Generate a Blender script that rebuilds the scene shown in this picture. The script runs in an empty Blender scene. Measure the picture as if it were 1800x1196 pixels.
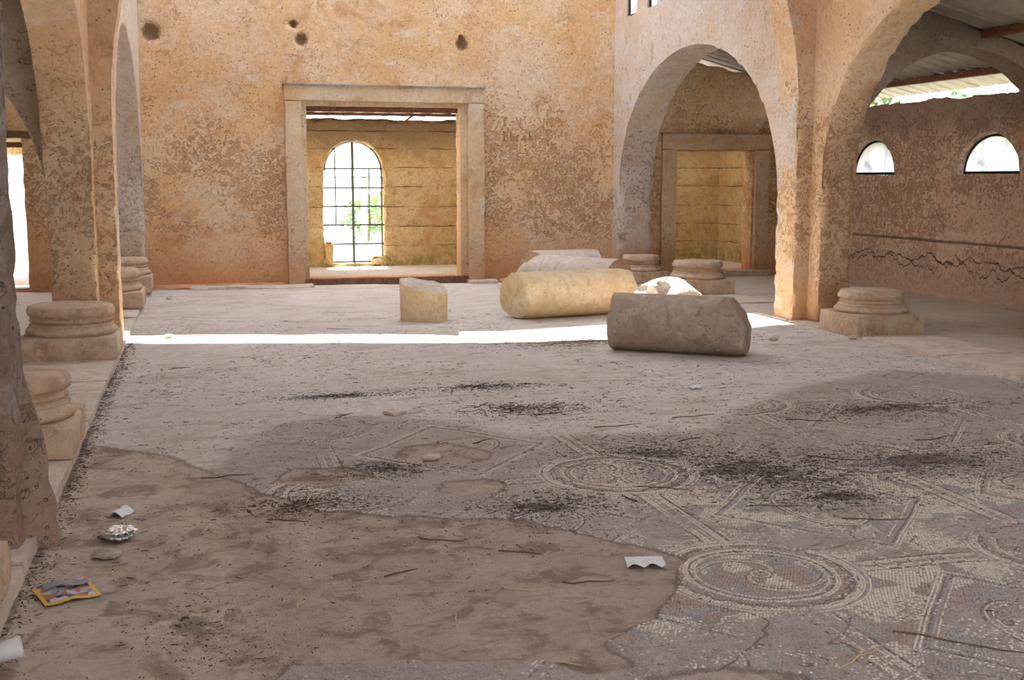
import bpy, math, random
import numpy as np
from mathutils import Vector, Matrix

random.seed(7)
rng = np.random.default_rng(11)
scene = bpy.context.scene
COL = scene.collection

# ------------------------------------------------------------------ camera
CAM_H, FPX = 1.6, 2050.0
pitch = math.atan(283 / FPX)
yaw = math.atan(550 * math.cos(pitch) / FPX)
cd = bpy.data.cameras.new('camera')
cd.sensor_width = 36.0
cd.lens = FPX / 1800 * 36.0
cd.clip_start = 0.05
cam = bpy.data.objects.new('camera', cd)
COL.objects.link(cam)
cam.location = (0, 0, CAM_H)
cam.rotation_euler = (math.pi / 2 - pitch, 0, -yaw)
scene.camera = cam

# ------------------------------------------------------------------ world, sun, exposure
SKY_STRENGTH = 4.2
SUN_STRENGTH = 19.0
EXPOSURE = 0.98
w = bpy.data.worlds.new('sky')
scene.world = w
w.use_nodes = True
wn = w.node_tree
wn.nodes.clear()
out = wn.nodes.new('ShaderNodeOutputWorld')
bg = wn.nodes.new('ShaderNodeBackground')
bg.inputs['Strength'].default_value = SKY_STRENGTH
tc = wn.nodes.new('ShaderNodeTexCoord')
sp = wn.nodes.new('ShaderNodeSeparateXYZ')
rp = wn.nodes.new('ShaderNodeValToRGB')
rp.color_ramp.elements[0].position = 0.0
rp.color_ramp.elements[0].color = (0.95, 0.94, 0.92, 1)
rp.color_ramp.elements[1].position = 0.75
rp.color_ramp.elements[1].color = (0.5, 0.62, 0.86, 1)
wn.links.new(tc.outputs['Generated'], sp.inputs[0])
wn.links.new(sp.outputs['Z'], rp.inputs[0])
wn.links.new(rp.outputs[0], bg.inputs['Color'])
wn.links.new(bg.outputs[0], out.inputs[0])

SUNK = 1.8      # drop of the sunlight per metre travelled along -y
SUNX = -0.02
sd = bpy.data.lights.new('sun', 'SUN')
sd.energy = SUN_STRENGTH
sd.angle = 0.0093
sd.color = (1.0, 0.955, 0.88)
sun = bpy.data.objects.new('sun', sd)
COL.objects.link(sun)
sun.location = (0, 40, 60)
sun.rotation_euler = Vector((SUNX, -1, -SUNK)).to_track_quat('-Z', 'Y').to_euler()

vs = scene.view_settings
vs.view_transform = 'Standard'
vs.look = 'None'
vs.exposure = EXPOSURE
vs.gamma = 1.0
vs.use_curve_mapping = False
cy = scene.cycles
cy.max_bounces = 10
cy.diffuse_bounces = 7
cy.glossy_bounces = 2
cy.transmission_bounces = 6
cy.use_denoising = True
cy.sample_clamp_indirect = 12.0
cy.caustics_reflective = False
cy.caustics_refractive = False


# ------------------------------------------------------------------ noise
def _hash(ix, iy, iz, seed):
    h = (ix * 374761393 + iy * 668265263 + iz * 2147483647 + seed * 1274126177) & 0xFFFFFFFF
    h = ((h ^ (h >> 13)) * 1274126177) & 0xFFFFFFFF
    h = ((h ^ (h >> 16)) * 2246822519) & 0xFFFFFFFF
    return ((h ^ (h >> 15)) & 0xFFFFFF) / float(0xFFFFFF)


def vnoise(P, scale, seed=0):
    Q = P * scale
    I = np.floor(Q).astype(np.int64)
    F = Q - I
    F = F * F * (3 - 2 * F)
    r = 0
    for dx in (0, 1):
        wx = F[:, 0] if dx else 1 - F[:, 0]
        for dy in (0, 1):
            wy = F[:, 1] if dy else 1 - F[:, 1]
            for dz in (0, 1):
                wz = F[:, 2] if dz else 1 - F[:, 2]
                r = r + wx * wy * wz * _hash(I[:, 0] + dx, I[:, 1] + dy, I[:, 2] + dz, seed)
    return r * 2 - 1


def fbm(P, scale, octv=3, seed=0):
    a, s, r = 1.0, scale, 0
    t = 0
    for o in range(octv):
        r = r + a * vnoise(P, s, seed + o * 17)
        t += a
        a *= 0.5
        s *= 2.1
    return r / t


# ------------------------------------------------------------------ object helpers
def tag(o, label=None, cat=None, group=None, kind=None):
    if label: o['label'] = label
    if cat: o['category'] = cat
    if group: o['group'] = group
    if kind: o['kind'] = kind
    return o


def empty(name, loc=(0, 0, 0), rz=0.0, **k):
    o = bpy.data.objects.new(name, None)
    COL.objects.link(o)
    o.location = loc
    o.rotation_euler = (0, 0, rz)
    o.empty_display_size = 0.1
    return tag(o, **k)


def mesh_obj(name, V, F, mat=None, parent=None, smooth=None, mats=None, midx=None):
    me = bpy.data.meshes.new(name)
    V = np.asarray(V, dtype=np.float32)
    if isinstance(F, np.ndarray) and F.ndim == 2:
        n, k = F.shape
        me.vertices.add(len(V))
        me.vertices.foreach_set('co', V.ravel())
        me.loops.add(n * k)
        me.loops.foreach_set('vertex_index', F.astype(np.int32).ravel())
        me.polygons.add(n)
        me.polygons.foreach_set('loop_start', np.arange(0, n * k, k, dtype=np.int32))
        me.update(calc_edges=True)
        me.validate()
    else:
        me.from_pydata([tuple(map(float, v)) for v in V], [], [tuple(map(int, f)) for f in F])
        me.update()
    if mats:
        for m in mats: me.materials.append(m)
    elif mat:
        me.materials.append(mat)
    if midx is not None:
        me.polygons.foreach_set('material_index', np.asarray(midx, dtype=np.int32))
    if smooth is not None:
        me.polygons.foreach_set('use_smooth', np.ones(len(me.polygons), dtype=bool))
        if smooth < 180:
            me.set_sharp_from_angle(angle=math.radians(smooth))
    o = bpy.data.objects.new(name, me)
    COL.objects.link(o)
    if parent is not None:
        o.parent = parent
    return o


def copy_obj(o, parent=None):
    c = o.copy()
    COL.objects.link(c)
    if parent is not None: c.parent = parent
    return c


# ------------------------------------------------------------------ the lattice builder
def lattice(P, occ, keep=None):
    """P: (ni+1,nj+1,nk+1,3) points, occ: (ni,nj,nk) bool -> V, quads, vertex normals, edgeness."""
    ni, nj, nk = occ.shape
    idx = np.arange((ni + 1) * (nj + 1) * (nk + 1)).reshape(ni + 1, nj + 1, nk + 1)
    o = np.zeros((ni + 2, nj + 2, nk + 2), bool)
    o[1:-1, 1:-1, 1:-1] = occ
    quads = []

    def c(a, i, j, k):
        return idx[i + a[0], j + a[1], k + a[2]]
    core = o[1:-1, 1:-1, 1:-1]
    for d, corners in (((-1, 0, 0), [(0, 0, 0), (0, 0, 1), (0, 1, 1), (0, 1, 0)]),
                       ((1, 0, 0), [(1, 0, 0), (1, 1, 0), (1, 1, 1), (1, 0, 1)]),
                       ((0, -1, 0), [(0, 0, 0), (1, 0, 0), (1, 0, 1), (0, 0, 1)]),
                       ((0, 1, 0), [(0, 1, 0), (0, 1, 1), (1, 1, 1), (1, 1, 0)]),
                       ((0, 0, -1), [(0, 0, 0), (0, 1, 0), (1, 1, 0), (1, 0, 0)]),
                       ((0, 0, 1), [(0, 0, 1), (1, 0, 1), (1, 1, 1), (0, 1, 1)])):
        nb = o[1 + d[0]:ni + 1 + d[0], 1 + d[1]:nj + 1 + d[1], 1 + d[2]:nk + 1 + d[2]]
        m = core & ~nb
        if keep is not None and not keep(d):
            continue
        I, J, K = np.nonzero(m)
        if len(I):
            quads.append(np.stack([c(a, I, J, K) for a in corners], 1))
    Q = np.concatenate(quads)
    V = P.reshape(-1, 3)
    used = np.unique(Q)
    remap = np.full(len(V), -1, np.int64)
    remap[used] = np.arange(len(used))
    V = V[used].astype(np.float64)
    Q = remap[Q]
    a, b, cc, dd = V[Q[:, 0]], V[Q[:, 1]], V[Q[:, 2]], V[Q[:, 3]]
    n = np.cross(cc - a, dd - b)
    L = np.linalg.norm(n, axis=1, keepdims=True)
    n = n / np.maximum(L, 1e-12)
    N = np.zeros_like(V)
    C = np.zeros(len(V))
    for q in range(4):
        for ax in range(3):
            N[:, ax] += np.bincount(Q[:, q], n[:, ax], len(V))
        C += np.bincount(Q[:, q], minlength=len(V))
    N /= np.maximum(C, 1)[:, None]
    ln = np.linalg.norm(N, axis=1)
    edge = np.clip(1 - ln, 0, 1)
    N = N / np.maximum(ln, 1e-6)[:, None]
    return V, Q, N, edge


def roughen(V, N, edge, big=0.012, mid=0.006, fine=0.003, arris=0.05, seed=0, extra=None):
    d = big * fbm(V, 0.9, 2, seed) + mid * fbm(V, 5.0, 2, seed + 3) + fine * vnoise(V, 17, seed + 5)
    e = np.clip(edge / 0.3, 0, 1.2)
    ch = np.clip(fbm(V, 7.0, 3, seed + 9) * 1.1 + 0.35, 0, 1.2)
    d = d - e * arris * ch
    if extra is not None:
        d = d + extra(V)
    return V + N * d[:, None]


def wall(name, mat, to3, s0, s1, top, opens=(), thick=0.4, zs=0.0, z0=1.0, res=0.05, layers=5,
         big=0.012, mid=0.006, fine=0.003, arris=0.05, seed=0, extra=None, parent=None, ztop_rag=0.0, zbase=0.0, rz=1.0, seam=None):
    """opens: (a, b, fn) with fn(a)=fn(b)=z0; to3(s, z, t) -> points, t in 0..thick"""
    cuts = sorted({s0, s1, *[q for a, b, f in opens for q in (a, b)]})
    S = [s0]
    typ = []
    for a, b in zip(cuts[:-1], cuts[1:]):
        op = next((f for A, B, f in opens if A <= a + 1e-6 and b <= B + 1e-6), None)
        n = max(1, int(round((b - a) / res)))
        if op:
            n = max(8, int(n * 1.15))
            u = (1 - np.cos(np.linspace(0, math.pi, n + 1))) / 2 * 0.75 + np.linspace(0, 1, n + 1) * 0.25
        else:
            u = np.linspace(0, 1, n + 1)
        S += list(a + (b - a) * u[1:])
        typ += [op] * n
    S = np.array(S)
    nS = len(typ)
    b = np.full(nS + 1, z0)
    for A, B, f in opens:
        m = (S >= A - 1e-9) & (S <= B + 1e-9)
        b[m] = [f(s) for s in S[m]]
    T = np.array([top(s) if callable(top) else top for s in S])
    rr = res * rz
    nA = max(1, int(round((zs - zbase) / rr))) if zs > zbase + 1e-6 else 0
    nB = max(1, int(round((z0 - zs) / rr)))
    nC = max(1, int(round((T.mean() - z0) / rr)))
    Z = []
    if nA: Z.append(zbase + (zs - zbase) * np.linspace(0, 1, nA, endpoint=False)[None, :] * np.ones((nS + 1, 1)))
    Z.append(zs + (z0 - zs) * np.linspace(0, 1, nB, endpoint=False)[None, :] * np.ones((nS + 1, 1)))
    Z.append(b[:, None] + (T - b)[:, None] * np.linspace(0, 1, nC + 1)[None, :])
    Z = np.concatenate(Z, 1)
    nZ = Z.shape[1] - 1
    occ = np.ones((nS, nZ, layers), bool)
    for i, t in enumerate(typ):
        if t is not None: occ[i, nA:nA + nB, :] = False
    t = np.linspace(0, thick, layers + 1)
    Sg = np.repeat(np.repeat(S[:, None, None], nZ + 1, 1), layers + 1, 2)
    Zg = np.repeat(Z[:, :, None], layers + 1, 2)
    Tg = np.broadcast_to(t[None, None, :], Sg.shape)
    P = np.stack(to3(Sg, Zg, Tg), -1)
    V, Q, N, E = lattice(P, occ)
    # make normals point outwards whatever the handedness of to3
    e1 = np.array(to3(1.0, 0.0, 0.0)) - np.array(to3(0.0, 0.0, 0.0))
    e2 = np.array(to3(0.0, 1.0, 0.0)) - np.array(to3(0.0, 0.0, 0.0))
    e3 = np.array(to3(0.0, 0.0, 1.0)) - np.array(to3(0.0, 0.0, 0.0))
    if np.dot(np.cross(e1, e2), e3) < 0:
        Q = Q[:, ::-1]
        N = -N
    if ztop_rag:
        zt = np.interp(V @ np.array(e1, float), S, T) if True else 0
        near = np.clip(1 - (zt - V[:, 2]) / 0.25, 0, 1)
        V[:, 2] += near * ztop_rag * fbm(V * np.array([1, 1, 0.2]), 3.2, 3, seed + 40)
    if seam is not None:
        sm = np.abs(V[:, 2] - seam) < .012
        E[sm] = 0
        N[sm, 2] = 0
        N[sm] /= np.maximum(np.linalg.norm(N[sm], axis=1, keepdims=True), .5)
    V = roughen(V, N, E, big, mid, fine, arris, seed, extra)
    return mesh_obj(name, V, Q, mat, parent, smooth=50)


def rough_box(name, lo, hi, mat, parent=None, res=0.05, arris=0.02, mid=0.005, big=0.004, fine=0.002, seed=0, warp=None, smooth=45):
    lo, hi = np.array(lo, float), np.array(hi, float)
    n = [max(1, int(round((hi[i] - lo[i]) / res))) for i in range(3)]
    ax = [np.linspace(lo[i], hi[i], n[i] + 1) for i in range(3)]
    P = np.stack(np.meshgrid(*ax, indexing='ij'), -1)
    V, Q, N, E = lattice(P, np.ones(n, bool))
    V = roughen(V, N, E, big, mid, fine, arris, seed)
    if warp: V = warp(V)
    return mesh_obj(name, V, Q, mat, parent, smooth=smooth)


def bar_mesh(p0, p1, r, sides=4, squash=1.0):
    p0, p1 = Vector(p0), Vector(p1)
    d = (p1 - p0).normalized()
    u = d.orthogonal().normalized() if abs(d.z) > .9 else d.cross(Vector((0, 0, 1))).normalized()
    v = d.cross(u)
    V = []
    for p in (p0, p1):
        for i in range(sides):
            a = 2 * math.pi * (i + .5) / sides
            V.append(p + u * math.cos(a) * r + v * math.sin(a) * r * squash)
    F = [(i, (i + 1) % sides, sides + (i + 1) % sides, sides + i) for i in range(sides)]
    F += [tuple(range(sides))[::-1], tuple(range(sides, 2 * sides))]
    return V, F


def tube(pts, radii, sides=6):
    V, F = [], []
    pts = [Vector(p) for p in pts]
    for k, p in enumerate(pts):
        d = (pts[min(k + 1, len(pts) - 1)] - pts[max(k - 1, 0)]).normalized()
        u = d.cross(Vector((0, 0, 1)))
        u = u.normalized() if u.length > .05 else Vector((1, 0, 0))
        v = d.cross(u)
        for i in range(sides):
            a = 2 * math.pi * i / sides
            V.append(p + (u * math.cos(a) + v * math.sin(a)) * radii[k])
        if k:
            b, c = (k - 1) * sides, k * sides
            F += [(b + i, b + (i + 1) % sides, c + (i + 1) % sides, c + i) for i in range(sides)]
    F += [tuple(range(sides))[::-1], tuple(range(len(V) - sides, len(V)))]
    return V, F


# ------------------------------------------------------------------ materials
class NT:
    def __init__(s, name, rough=0.9, spec=0.2):
        s.m = bpy.data.materials.new(name)
        s.m.use_nodes = True
        s.t = s.m.node_tree
        s.b = s.t.nodes['Principled BSDF']
        s.b.inputs['Roughness'].default_value = rough
        s.b.inputs['Specular IOR Level'].default_value = spec
        s.tc = s.t.nodes.new('ShaderNodeTexCoord').outputs['Object']

    def n(s, kind, **kw):
        return s.t.nodes.new(kind)

    def link(s, a, b):
        s.t.links.new(a, b)

    def setin(s, sock, v):
        if isinstance(v, bpy.types.NodeSocket): s.t.links.new(v, sock)
        elif isinstance(v, (tuple, list)) and len(v) == 3 and sock.type == 'RGBA': sock.default_value = (*v, 1)
        else: sock.default_value = v

    def noise(s, scale, detail=4, rough=.55, dist=0.0, vec=None, col=False):
        n = s.n('ShaderNodeTexNoise')
        n.inputs['Scale'].default_value = scale
        n.inputs['Detail'].default_value = detail
        n.inputs['Roughness'].default_value = rough
        n.inputs['Distortion'].default_value = dist
        s.link(vec or s.tc, n.inputs['Vector'])
        return n.outputs['Color' if col else 'Fac']

    def voro(s, scale, feature='F1', vec=None, out='Distance', rand=1.0):
        n = s.n('ShaderNodeTexVoronoi')
        n.feature = feature
        n.inputs['Scale'].default_value = scale
        n.inputs['Randomness'].default_value = rand
        s.link(vec or s.tc, n.inputs['Vector'])
        return n.outputs[out]

    def math(s, op, a, b=0.0, c=None, clamp=False):
        n = s.n('ShaderNodeMath')
        n.operation = op
        n.use_clamp = clamp
        s.setin(n.inputs[0], a)
        s.setin(n.inputs[1], b)
        if c is not None: s.setin(n.inputs[2], c)
        return n.outputs[0]

    def ramp(s, x, a, b, lo=0.0, hi=1.0, smooth=True):
        n = s.n('ShaderNodeMapRange')
        n.interpolation_type = 'SMOOTHSTEP' if smooth else 'LINEAR'
        s.setin(n.inputs['Value'], x)
        n.inputs['From Min'].default_value = a
        n.inputs['From Max'].default_value = b
        n.inputs['To Min'].default_value = lo
        n.inputs['To Max'].default_value = hi
        return n.outputs[0]

    def mix(s, f, a, b, mode='MIX'):
        n = s.n('ShaderNodeMix')
        n.data_type = 'RGBA'
        n.blend_type = mode
        s.setin(n.inputs[0], f)
        s.setin(n.inputs[6], a)
        s.setin(n.inputs[7], b)
        return n.outputs[2]

    def sep(s, vec=None):
        n = s.n('ShaderNodeSeparateXYZ')
        s.link(vec or s.tc, n.inputs[0])
        return n.outputs

    def mapping(s, scale=(1, 1, 1), rot=(0, 0, 0), loc=(0, 0, 0), vec=None):
        n = s.n('ShaderNodeMapping')
        n.inputs['Scale'].default_value = scale
        n.inputs['Rotation'].default_value = rot
        n.inputs['Location'].default_value = loc
        s.link(vec or s.tc, n.inputs[0])
        return n.outputs[0]

    def attr(s, name):
        n = s.n('ShaderNodeAttribute')
        n.attribute_name = name
        return n.outputs['Fac']

    def bump(s, h, dist=0.01, strength=1.0, prev=None):
        n = s.n('ShaderNodeBump')
        n.inputs['Distance'].default_value = dist
        n.inputs['Strength'].default_value = strength
        s.setin(n.inputs['Height'], h)
        if prev is not None: s.link(prev, n.inputs['Normal'])
        return n.outputs[0]

    def done(s, col, normal=None, rough=None):
        s.setin(s.b.inputs['Base Color'], col)
        if normal is not None: s.link(normal, s.b.inputs['Normal'])
        if rough is not None: s.setin(s.b.inputs['Roughness'], rough)
        return s.m


def srgb(r, g, b):
    f = lambda c: ((c / 255 + .055) / 1.055) ** 2.4 if c / 255 > .04045 else c / 255 / 12.92
    return (f(r), f(g), f(b))


def plaster(name, base, pale, dark, low, squig=1.0, peel=0.55, lowz=0.75, rotx=0.0, sq_band=(0.6, 2.6), scale=1.0, groove=None, crack=False, greyz=None):
    t = NT(name, 0.92, 0.15)
    z = t.sep()['Z']
    n_big = t.noise(0.9, 5, .6, .3)
    n_mid = t.noise(3.1 * scale, 6, .6, .4)
    n_fine = t.noise(22, 6, .65)
    n_gr = t.noise(90, 3, .6)
    col = t.mix(t.ramp(n_big, .38, .64), base, pale)
    col = t.mix(t.ramp(n_mid, .54, .66, 0, .7), col, dark)
    wp = t.ramp(t.noise(2.6, 7, .65, .4, vec=t.mapping((.8, .8, 1.4), loc=(8, 8, 1))), .56, .66, 0, .7)
    col = t.mix(wp, col, tuple(min(.85, c * 1.02 + .05 * k) for k, c in enumerate((pale[0], pale[1] * 1.02, pale[2] * 1.1))))
    col = t.mix(t.ramp(t.noise(1.7, 7, .7, .8, vec=t.mapping((1, 1, .7), loc=(7, 3, 5))), .56, .66, 0, .85), col, pale)
    # scratched and flaked marks: brown hollows in the pale skin of the plaster, gathered in a band
    band = t.math('MULTIPLY', t.ramp(z, sq_band[0] - .3, sq_band[0] + .25), t.ramp(z, sq_band[1] - .3, sq_band[1] + .9, 1, .10))
    area = t.ramp(t.math('ADD', t.noise(1.05, 3, .55, vec=t.mapping(loc=(3, 9, 1))), t.math('MULTIPLY', t.math('SUBTRACT', band, .5), .16)), .44, .60)
    mk = t.noise(7.0 * scale, 2.5, .55, 1.9, vec=t.mapping((1, 1, 1.2)))
    mk2 = t.noise(13 * scale, 2.5, .55, 1.4, vec=t.mapping((1, 1, 1.1), loc=(6, 2, 2)))
    am = t.math('MULTIPLY', area, band)
    off_ = t.math('SUBTRACT', peel + .125, t.math('MULTIPLY', am, .085))
    dlt = t.math('MAXIMUM', t.math('SUBTRACT', mk, off_), t.math('SUBTRACT', t.math('SUBTRACT', mk2, off_), .012))
    fm = t.math('MULTIPLY', t.math('MULTIPLY', t.ramp(dlt, .0, .02), t.ramp(n_mid, .3, .6, .55, 1)), t.ramp(am, .0, .15, .3, 1))
    lm = t.math('MULTIPLY', t.math('MULTIPLY', t.ramp(t.math('ABSOLUTE', t.math('SUBTRACT', dlt, .004)), .002, .014, 1, 0), t.ramp(am, .0, .3, .12, 1)), squig)
    lines = t.ramp(t.math('ABSOLUTE', t.math('SUBTRACT', t.noise(6.5 * scale, 3, .5, 1.6, vec=t.mapping(loc=(4, 4, 9))), .5)), .003, .012, 1, 0)
    lines = t.math('MULTIPLY', lines, t.math('MULTIPLY', t.ramp(t.noise(2.2, 3, .6, vec=t.mapping(loc=(1, 9, 9))), .52, .60), t.math('MULTIPLY', squig, t.ramp(band, .1, .8, .3, .75))))
    lm = t.math('MAXIMUM', lm, lines)
    col = t.mix(t.math('MULTIPLY', am, .35), col, pale)
    col = t.mix(t.math('MULTIPLY', fm, .9), col, tuple(c * .85 for c in dark))
    col = t.mix(t.math('MULTIPLY', lm, .6), col, tuple(c * .45 for c in dark))  # scratch and flake outlines, darkened further to paint in relief shade
    pits = t.math('MULTIPLY', t.ramp(t.voro(16), .10, .17, 1, 0), t.ramp(t.noise(2.4, 2), .5, .56))
    col = t.mix(t.math('MULTIPLY', pits, .75), col, tuple(c * .3 for c in dark))  # pit spots coloured dark, standing in for shade in the recesses
    wet = t.ramp(t.math('ADD', z, t.math('MULTIPLY', t.noise(2.2, 4), .6)), lowz * .45, lowz + .5, 1, 0)
    col = t.mix(t.math('MULTIPLY', wet, .85), col, low)
    if greyz:
        g = t.math('MULTIPLY', t.ramp(t.math('ADD', z, t.math('MULTIPLY', n_mid, .8)), greyz[0], greyz[1]), .8)
        col = t.mix(g, col, greyz[2])
    col = t.mix(t.ramp(n_fine, .3, .75, .0, .35), col, tuple(c * .55 for c in dark), 'MIX')
    col = t.mix(t.ramp(n_gr, .3, .7, 0, .18), col, tuple(min(1, c * 1.3) for c in pale))
    h = t.math('ADD', t.math('MULTIPLY', n_fine, .55), t.math('MULTIPLY', n_gr, .25))
    h = t.math('SUBTRACT', h, t.math('MULTIPLY', lm, 1.1))
    h = t.math('SUBTRACT', h, t.math('MULTIPLY', fm, 1.2))
    h = t.math('SUBTRACT', h, t.math('MULTIPLY', pits, 1.3))
    h = t.math('ADD', h, t.math('MULTIPLY', n_mid, .8))
    hl_ = t.ramp(t.math('ADD', t.attr('hollow'), t.math('MULTIPLY', t.math('SUBTRACT', n_fine, .5), .8)), .15, .6)
    col = t.mix(t.math('MULTIPLY', hl_, .9), col, (.27, .175, .095))
    h = t.math('SUBTRACT', h, t.math('MULTIPLY', t.math('MULTIPLY', hl_, t.noise(40, 4)), 2.0))
    if crack:
        gl = t.ramp(t.math('ABSOLUTE', t.math('SUBTRACT', z, t.math('ADD', .745, t.math('MULTIPLY', n_mid, .03)))), .006, .022, .75, 0)
        col = t.mix(gl, col, (.20, .13, .09))  # dark line paints the ledge's shade, too faint from the mesh alone
        h = t.math('SUBTRACT', h, t.math('MULTIPLY', gl, 1.5))
        # one long wandering crack low on the wall
        zz = t.math('SUBTRACT', z, t.math('ADD', .12, t.math('MULTIPLY', t.noise(1.6, 3, .6, vec=t.mapping((1, 1, 0))), .72)))
        cr = t.math('MULTIPLY', t.ramp(t.math('SUBTRACT', t.math('ABSOLUTE', zz), t.math('MULTIPLY', t.ramp(t.noise(5, 3), .4, .7), .014)), .0, .006, 1, 0), .8)
        cr2 = t.ramp(t.math('ABSOLUTE', t.math('SUBTRACT', z, t.math('MULTIPLY', t.noise(2.3, 3, .6, vec=t.mapping((1, 1, 0), loc=(4, 1, 0))), .85))), .003, .009, .8, 0)
        cr = t.math('MAXIMUM', cr, cr2)
        col = t.mix(cr, col, (.03, .022, .017))
        h = t.math('SUBTRACT', h, t.math('MULTIPLY', cr, 2.5))
    return t.done(col, t.bump(h, .022, 1.0))


def stone(name, base, pale, dark, grain=1.0, rough=.9):
    t = NT(name, rough, .2)
    a = t.noise(3.2, 6, .6, .5)
    b = t.noise(14, 6, .65, .2)
    g = t.noise(70, 4, .6)
    col = t.mix(t.ramp(a, .36, .62), base, pale)
    col = t.mix(t.ramp(t.noise(6, 5, .7, .6, vec=t.mapping(loc=(3, 1, 7))), .54, .68, 0, .75), col, dark)
    col = t.mix(t.ramp(b, .3, .7, 0, .35), col, tuple(c * .6 for c in dark))
    pit = t.math('MULTIPLY', t.ramp(t.voro(26), .08, .2, 1, 0), t.ramp(t.noise(5, 2), .48, .58))
    col = t.mix(t.math('MULTIPLY', pit, .6), col, tuple(c * .35 for c in dark))
    col = t.mix(t.ramp(t.noise(9, 3, .6, vec=t.mapping(loc=(9, 9, 2))), .66, .7, 0, .5), col, (.62, .60, .55))
    h = t.math('ADD', t.math('MULTIPLY', b, .8), t.math('MULTIPLY', g, .3 * grain))
    h = t.math('SUBTRACT', h, t.math('MULTIPLY', pit, .9))
    return t.done(col, t.bump(h, .009, .9))


def simple(name, col, rough=.6, metal=0.0, var=.15, bump=.0, scale=20):
    t = NT(name, rough, .3)
    n = t.noise(scale, 5, .6)
    c = t.mix(t.ramp(n, .3, .7), tuple(x * (1 - var) for x in col), tuple(min(1, x * (1 + var)) for x in col))
    t.b.inputs['Metallic'].default_value = metal
    return t.done(c, t.bump(n, bump, 1) if bump else None)


# colours (albedo)
M_back = plaster('ochre_plaster', (.76, .485, .24), (.82, .64, .455), (.60, .31, .13), (.62, .28, .12), peel=.50, sq_band=(.75, 2.15))
M_arc = plaster('pinkish_plaster', (.62, .485, .375), (.66, .60, .54), (.52, .35, .22), (.52, .31, .18), squig=.7, peel=.56, sq_band=(.3, 1.8))
M_rib = plaster('ochre_arch_plaster', (.68, .44, .25), (.74, .56, .38), (.52, .30, .15), (.47, .25, .125), squig=.7, peel=.54, sq_band=(.3, 2.3))
M_aisle = plaster('reddish_aisle_plaster', (.74, .50, .36), (.80, .61, .49), (.50, .30, .20), (.55, .41, .32), squig=.8, peel=.50,
                  sq_band=(.2, 2.2), crack=True, greyz=(2.35, 2.9, (.26, .205, .16)), scale=.8)
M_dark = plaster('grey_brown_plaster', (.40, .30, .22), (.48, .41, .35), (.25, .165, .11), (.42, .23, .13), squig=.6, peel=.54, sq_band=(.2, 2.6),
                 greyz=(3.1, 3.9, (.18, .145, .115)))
M_pier = plaster('shade_toned_plaster', (.25, .185, .14), (.34, .29, .25), (.16, .105, .075), (.40, .26, .18), squig=.6, peel=.52, sq_band=(.2, 2.6))  # darkened plaster stands in for shade on the near arch
M_surr = plaster('door_surround_plaster', (.70, .465, .25), (.74, .62, .46), (.50, .31, .17), (.50, .28, .15), squig=.3, peel=.60, sq_band=(.0, .9))

t = NT('board_marked_concrete', .95, .1)
zz = t.sep()['Z']
n1 = t.noise(1.2, 5, .6, .4); n2 = t.noise(9, 6, .7, .3); n3 = t.noise(45, 5, .7)
peb = t.voro(34)
c = t.mix(t.ramp(n1, .38, .62), (.62, .45, .22), (.70, .55, .32))
c = t.mix(t.ramp(n2, .45, .7, 0, .8), c, (.42, .28, .13))
c = t.mix(t.ramp(t.noise(2.1, 4, .6, vec=t.mapping(loc=(2, 2, 2))), .52, .64, 0, .6), c, (.52, .29, .12))
c = t.mix(t.math('MULTIPLY', t.ramp(t.math('ADD', zz, t.math('MULTIPLY', n1, .8)), 2.2, 2.8), .9), c, (.24, .17, .10))
c = t.mix(t.math('MULTIPLY', t.ramp(zz, .15, .5, 1, 0), t.ramp(n2, .4, .6)), c, (.36, .30, .12))
c = t.mix(t.ramp(n3, .42, .7, 0, .5), c, (.30, .19, .10))
jn = t.noise(3.0, 3, .6, vec=t.mapping((1, 1, .2)))
jl = None
for zj in (.45, .78, 1.12, 1.47, 1.80, 2.12, 2.42):
    v_ = t.ramp(t.math('ABSOLUTE', t.math('SUBTRACT', zz, t.math('ADD', zj - .02, t.math('MULTIPLY', jn, .04)))), .002, .009, 1, 0)
    jl = v_ if jl is None else t.math('MAXIMUM', jl, v_)
jl = t.math('MULTIPLY', jl, t.ramp(t.noise(2.2, 3), .42, .6, .15, 1))
c = t.mix(t.math('MULTIPLY', jl, .8), c, (.12, .07, .03))
cv = t.math('MULTIPLY', t.ramp(t.voro(9), .06, .12, 1, 0), t.ramp(t.noise(2.5), .5, .55))
c = t.mix(t.math('MULTIPLY', cv, .8), c, (.16, .10, .05))
h = t.math('ADD', t.math('MULTIPLY', n3, 1.0), t.math('MULTIPLY', t.ramp(peb, .0, .5, 1, 0), .6))
h = t.math('SUBTRACT', t.math('ADD', h, t.math('MULTIPLY', n2, 1.4)), t.math('MULTIPLY', t.math('ADD', jl, cv), 1.5))
M_conc = t.done(c, t.bump(h, .02, 1))

M_drumA = stone('grey_brown_limestone', (.40, .31, .24), (.48, .40, .33), (.28, .18, .12))
M_drumB = stone('honey_limestone', (.66, .50, .30), (.74, .62, .44), (.56, .36, .17))
M_drumC = stone('pale_grey_limestone', (.56, .49, .42), (.64, .58, .52), (.46, .30, .18))
M_drumD = stone('orange_limestone', (.52, .34, .20), (.58, .44, .31), (.38, .21, .11))
M_base = stone('weathered_base_limestone', (.56, .40, .275), (.64, .51, .385), (.40, .24, .145), grain=1.6)
M_slab = stone('dusty_slab_limestone', (.62, .53, .44), (.70, .62, .54), (.48, .37, .28))
M_wood = simple('weathered_timber', (.17, .10, .06), .85, var=.35, bump=.004, scale=30)
M_rust = simple('rusty_steel', (.21, .10, .06), .75, .2, var=.35, bump=.002, scale=25)
M_iron = simple('dark_green_iron', (.07, .085, .06), .6, .4, var=.3, scale=40)
M_frame = simple('dark_window_steel', (.025, .028, .028), .5, .5)
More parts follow.
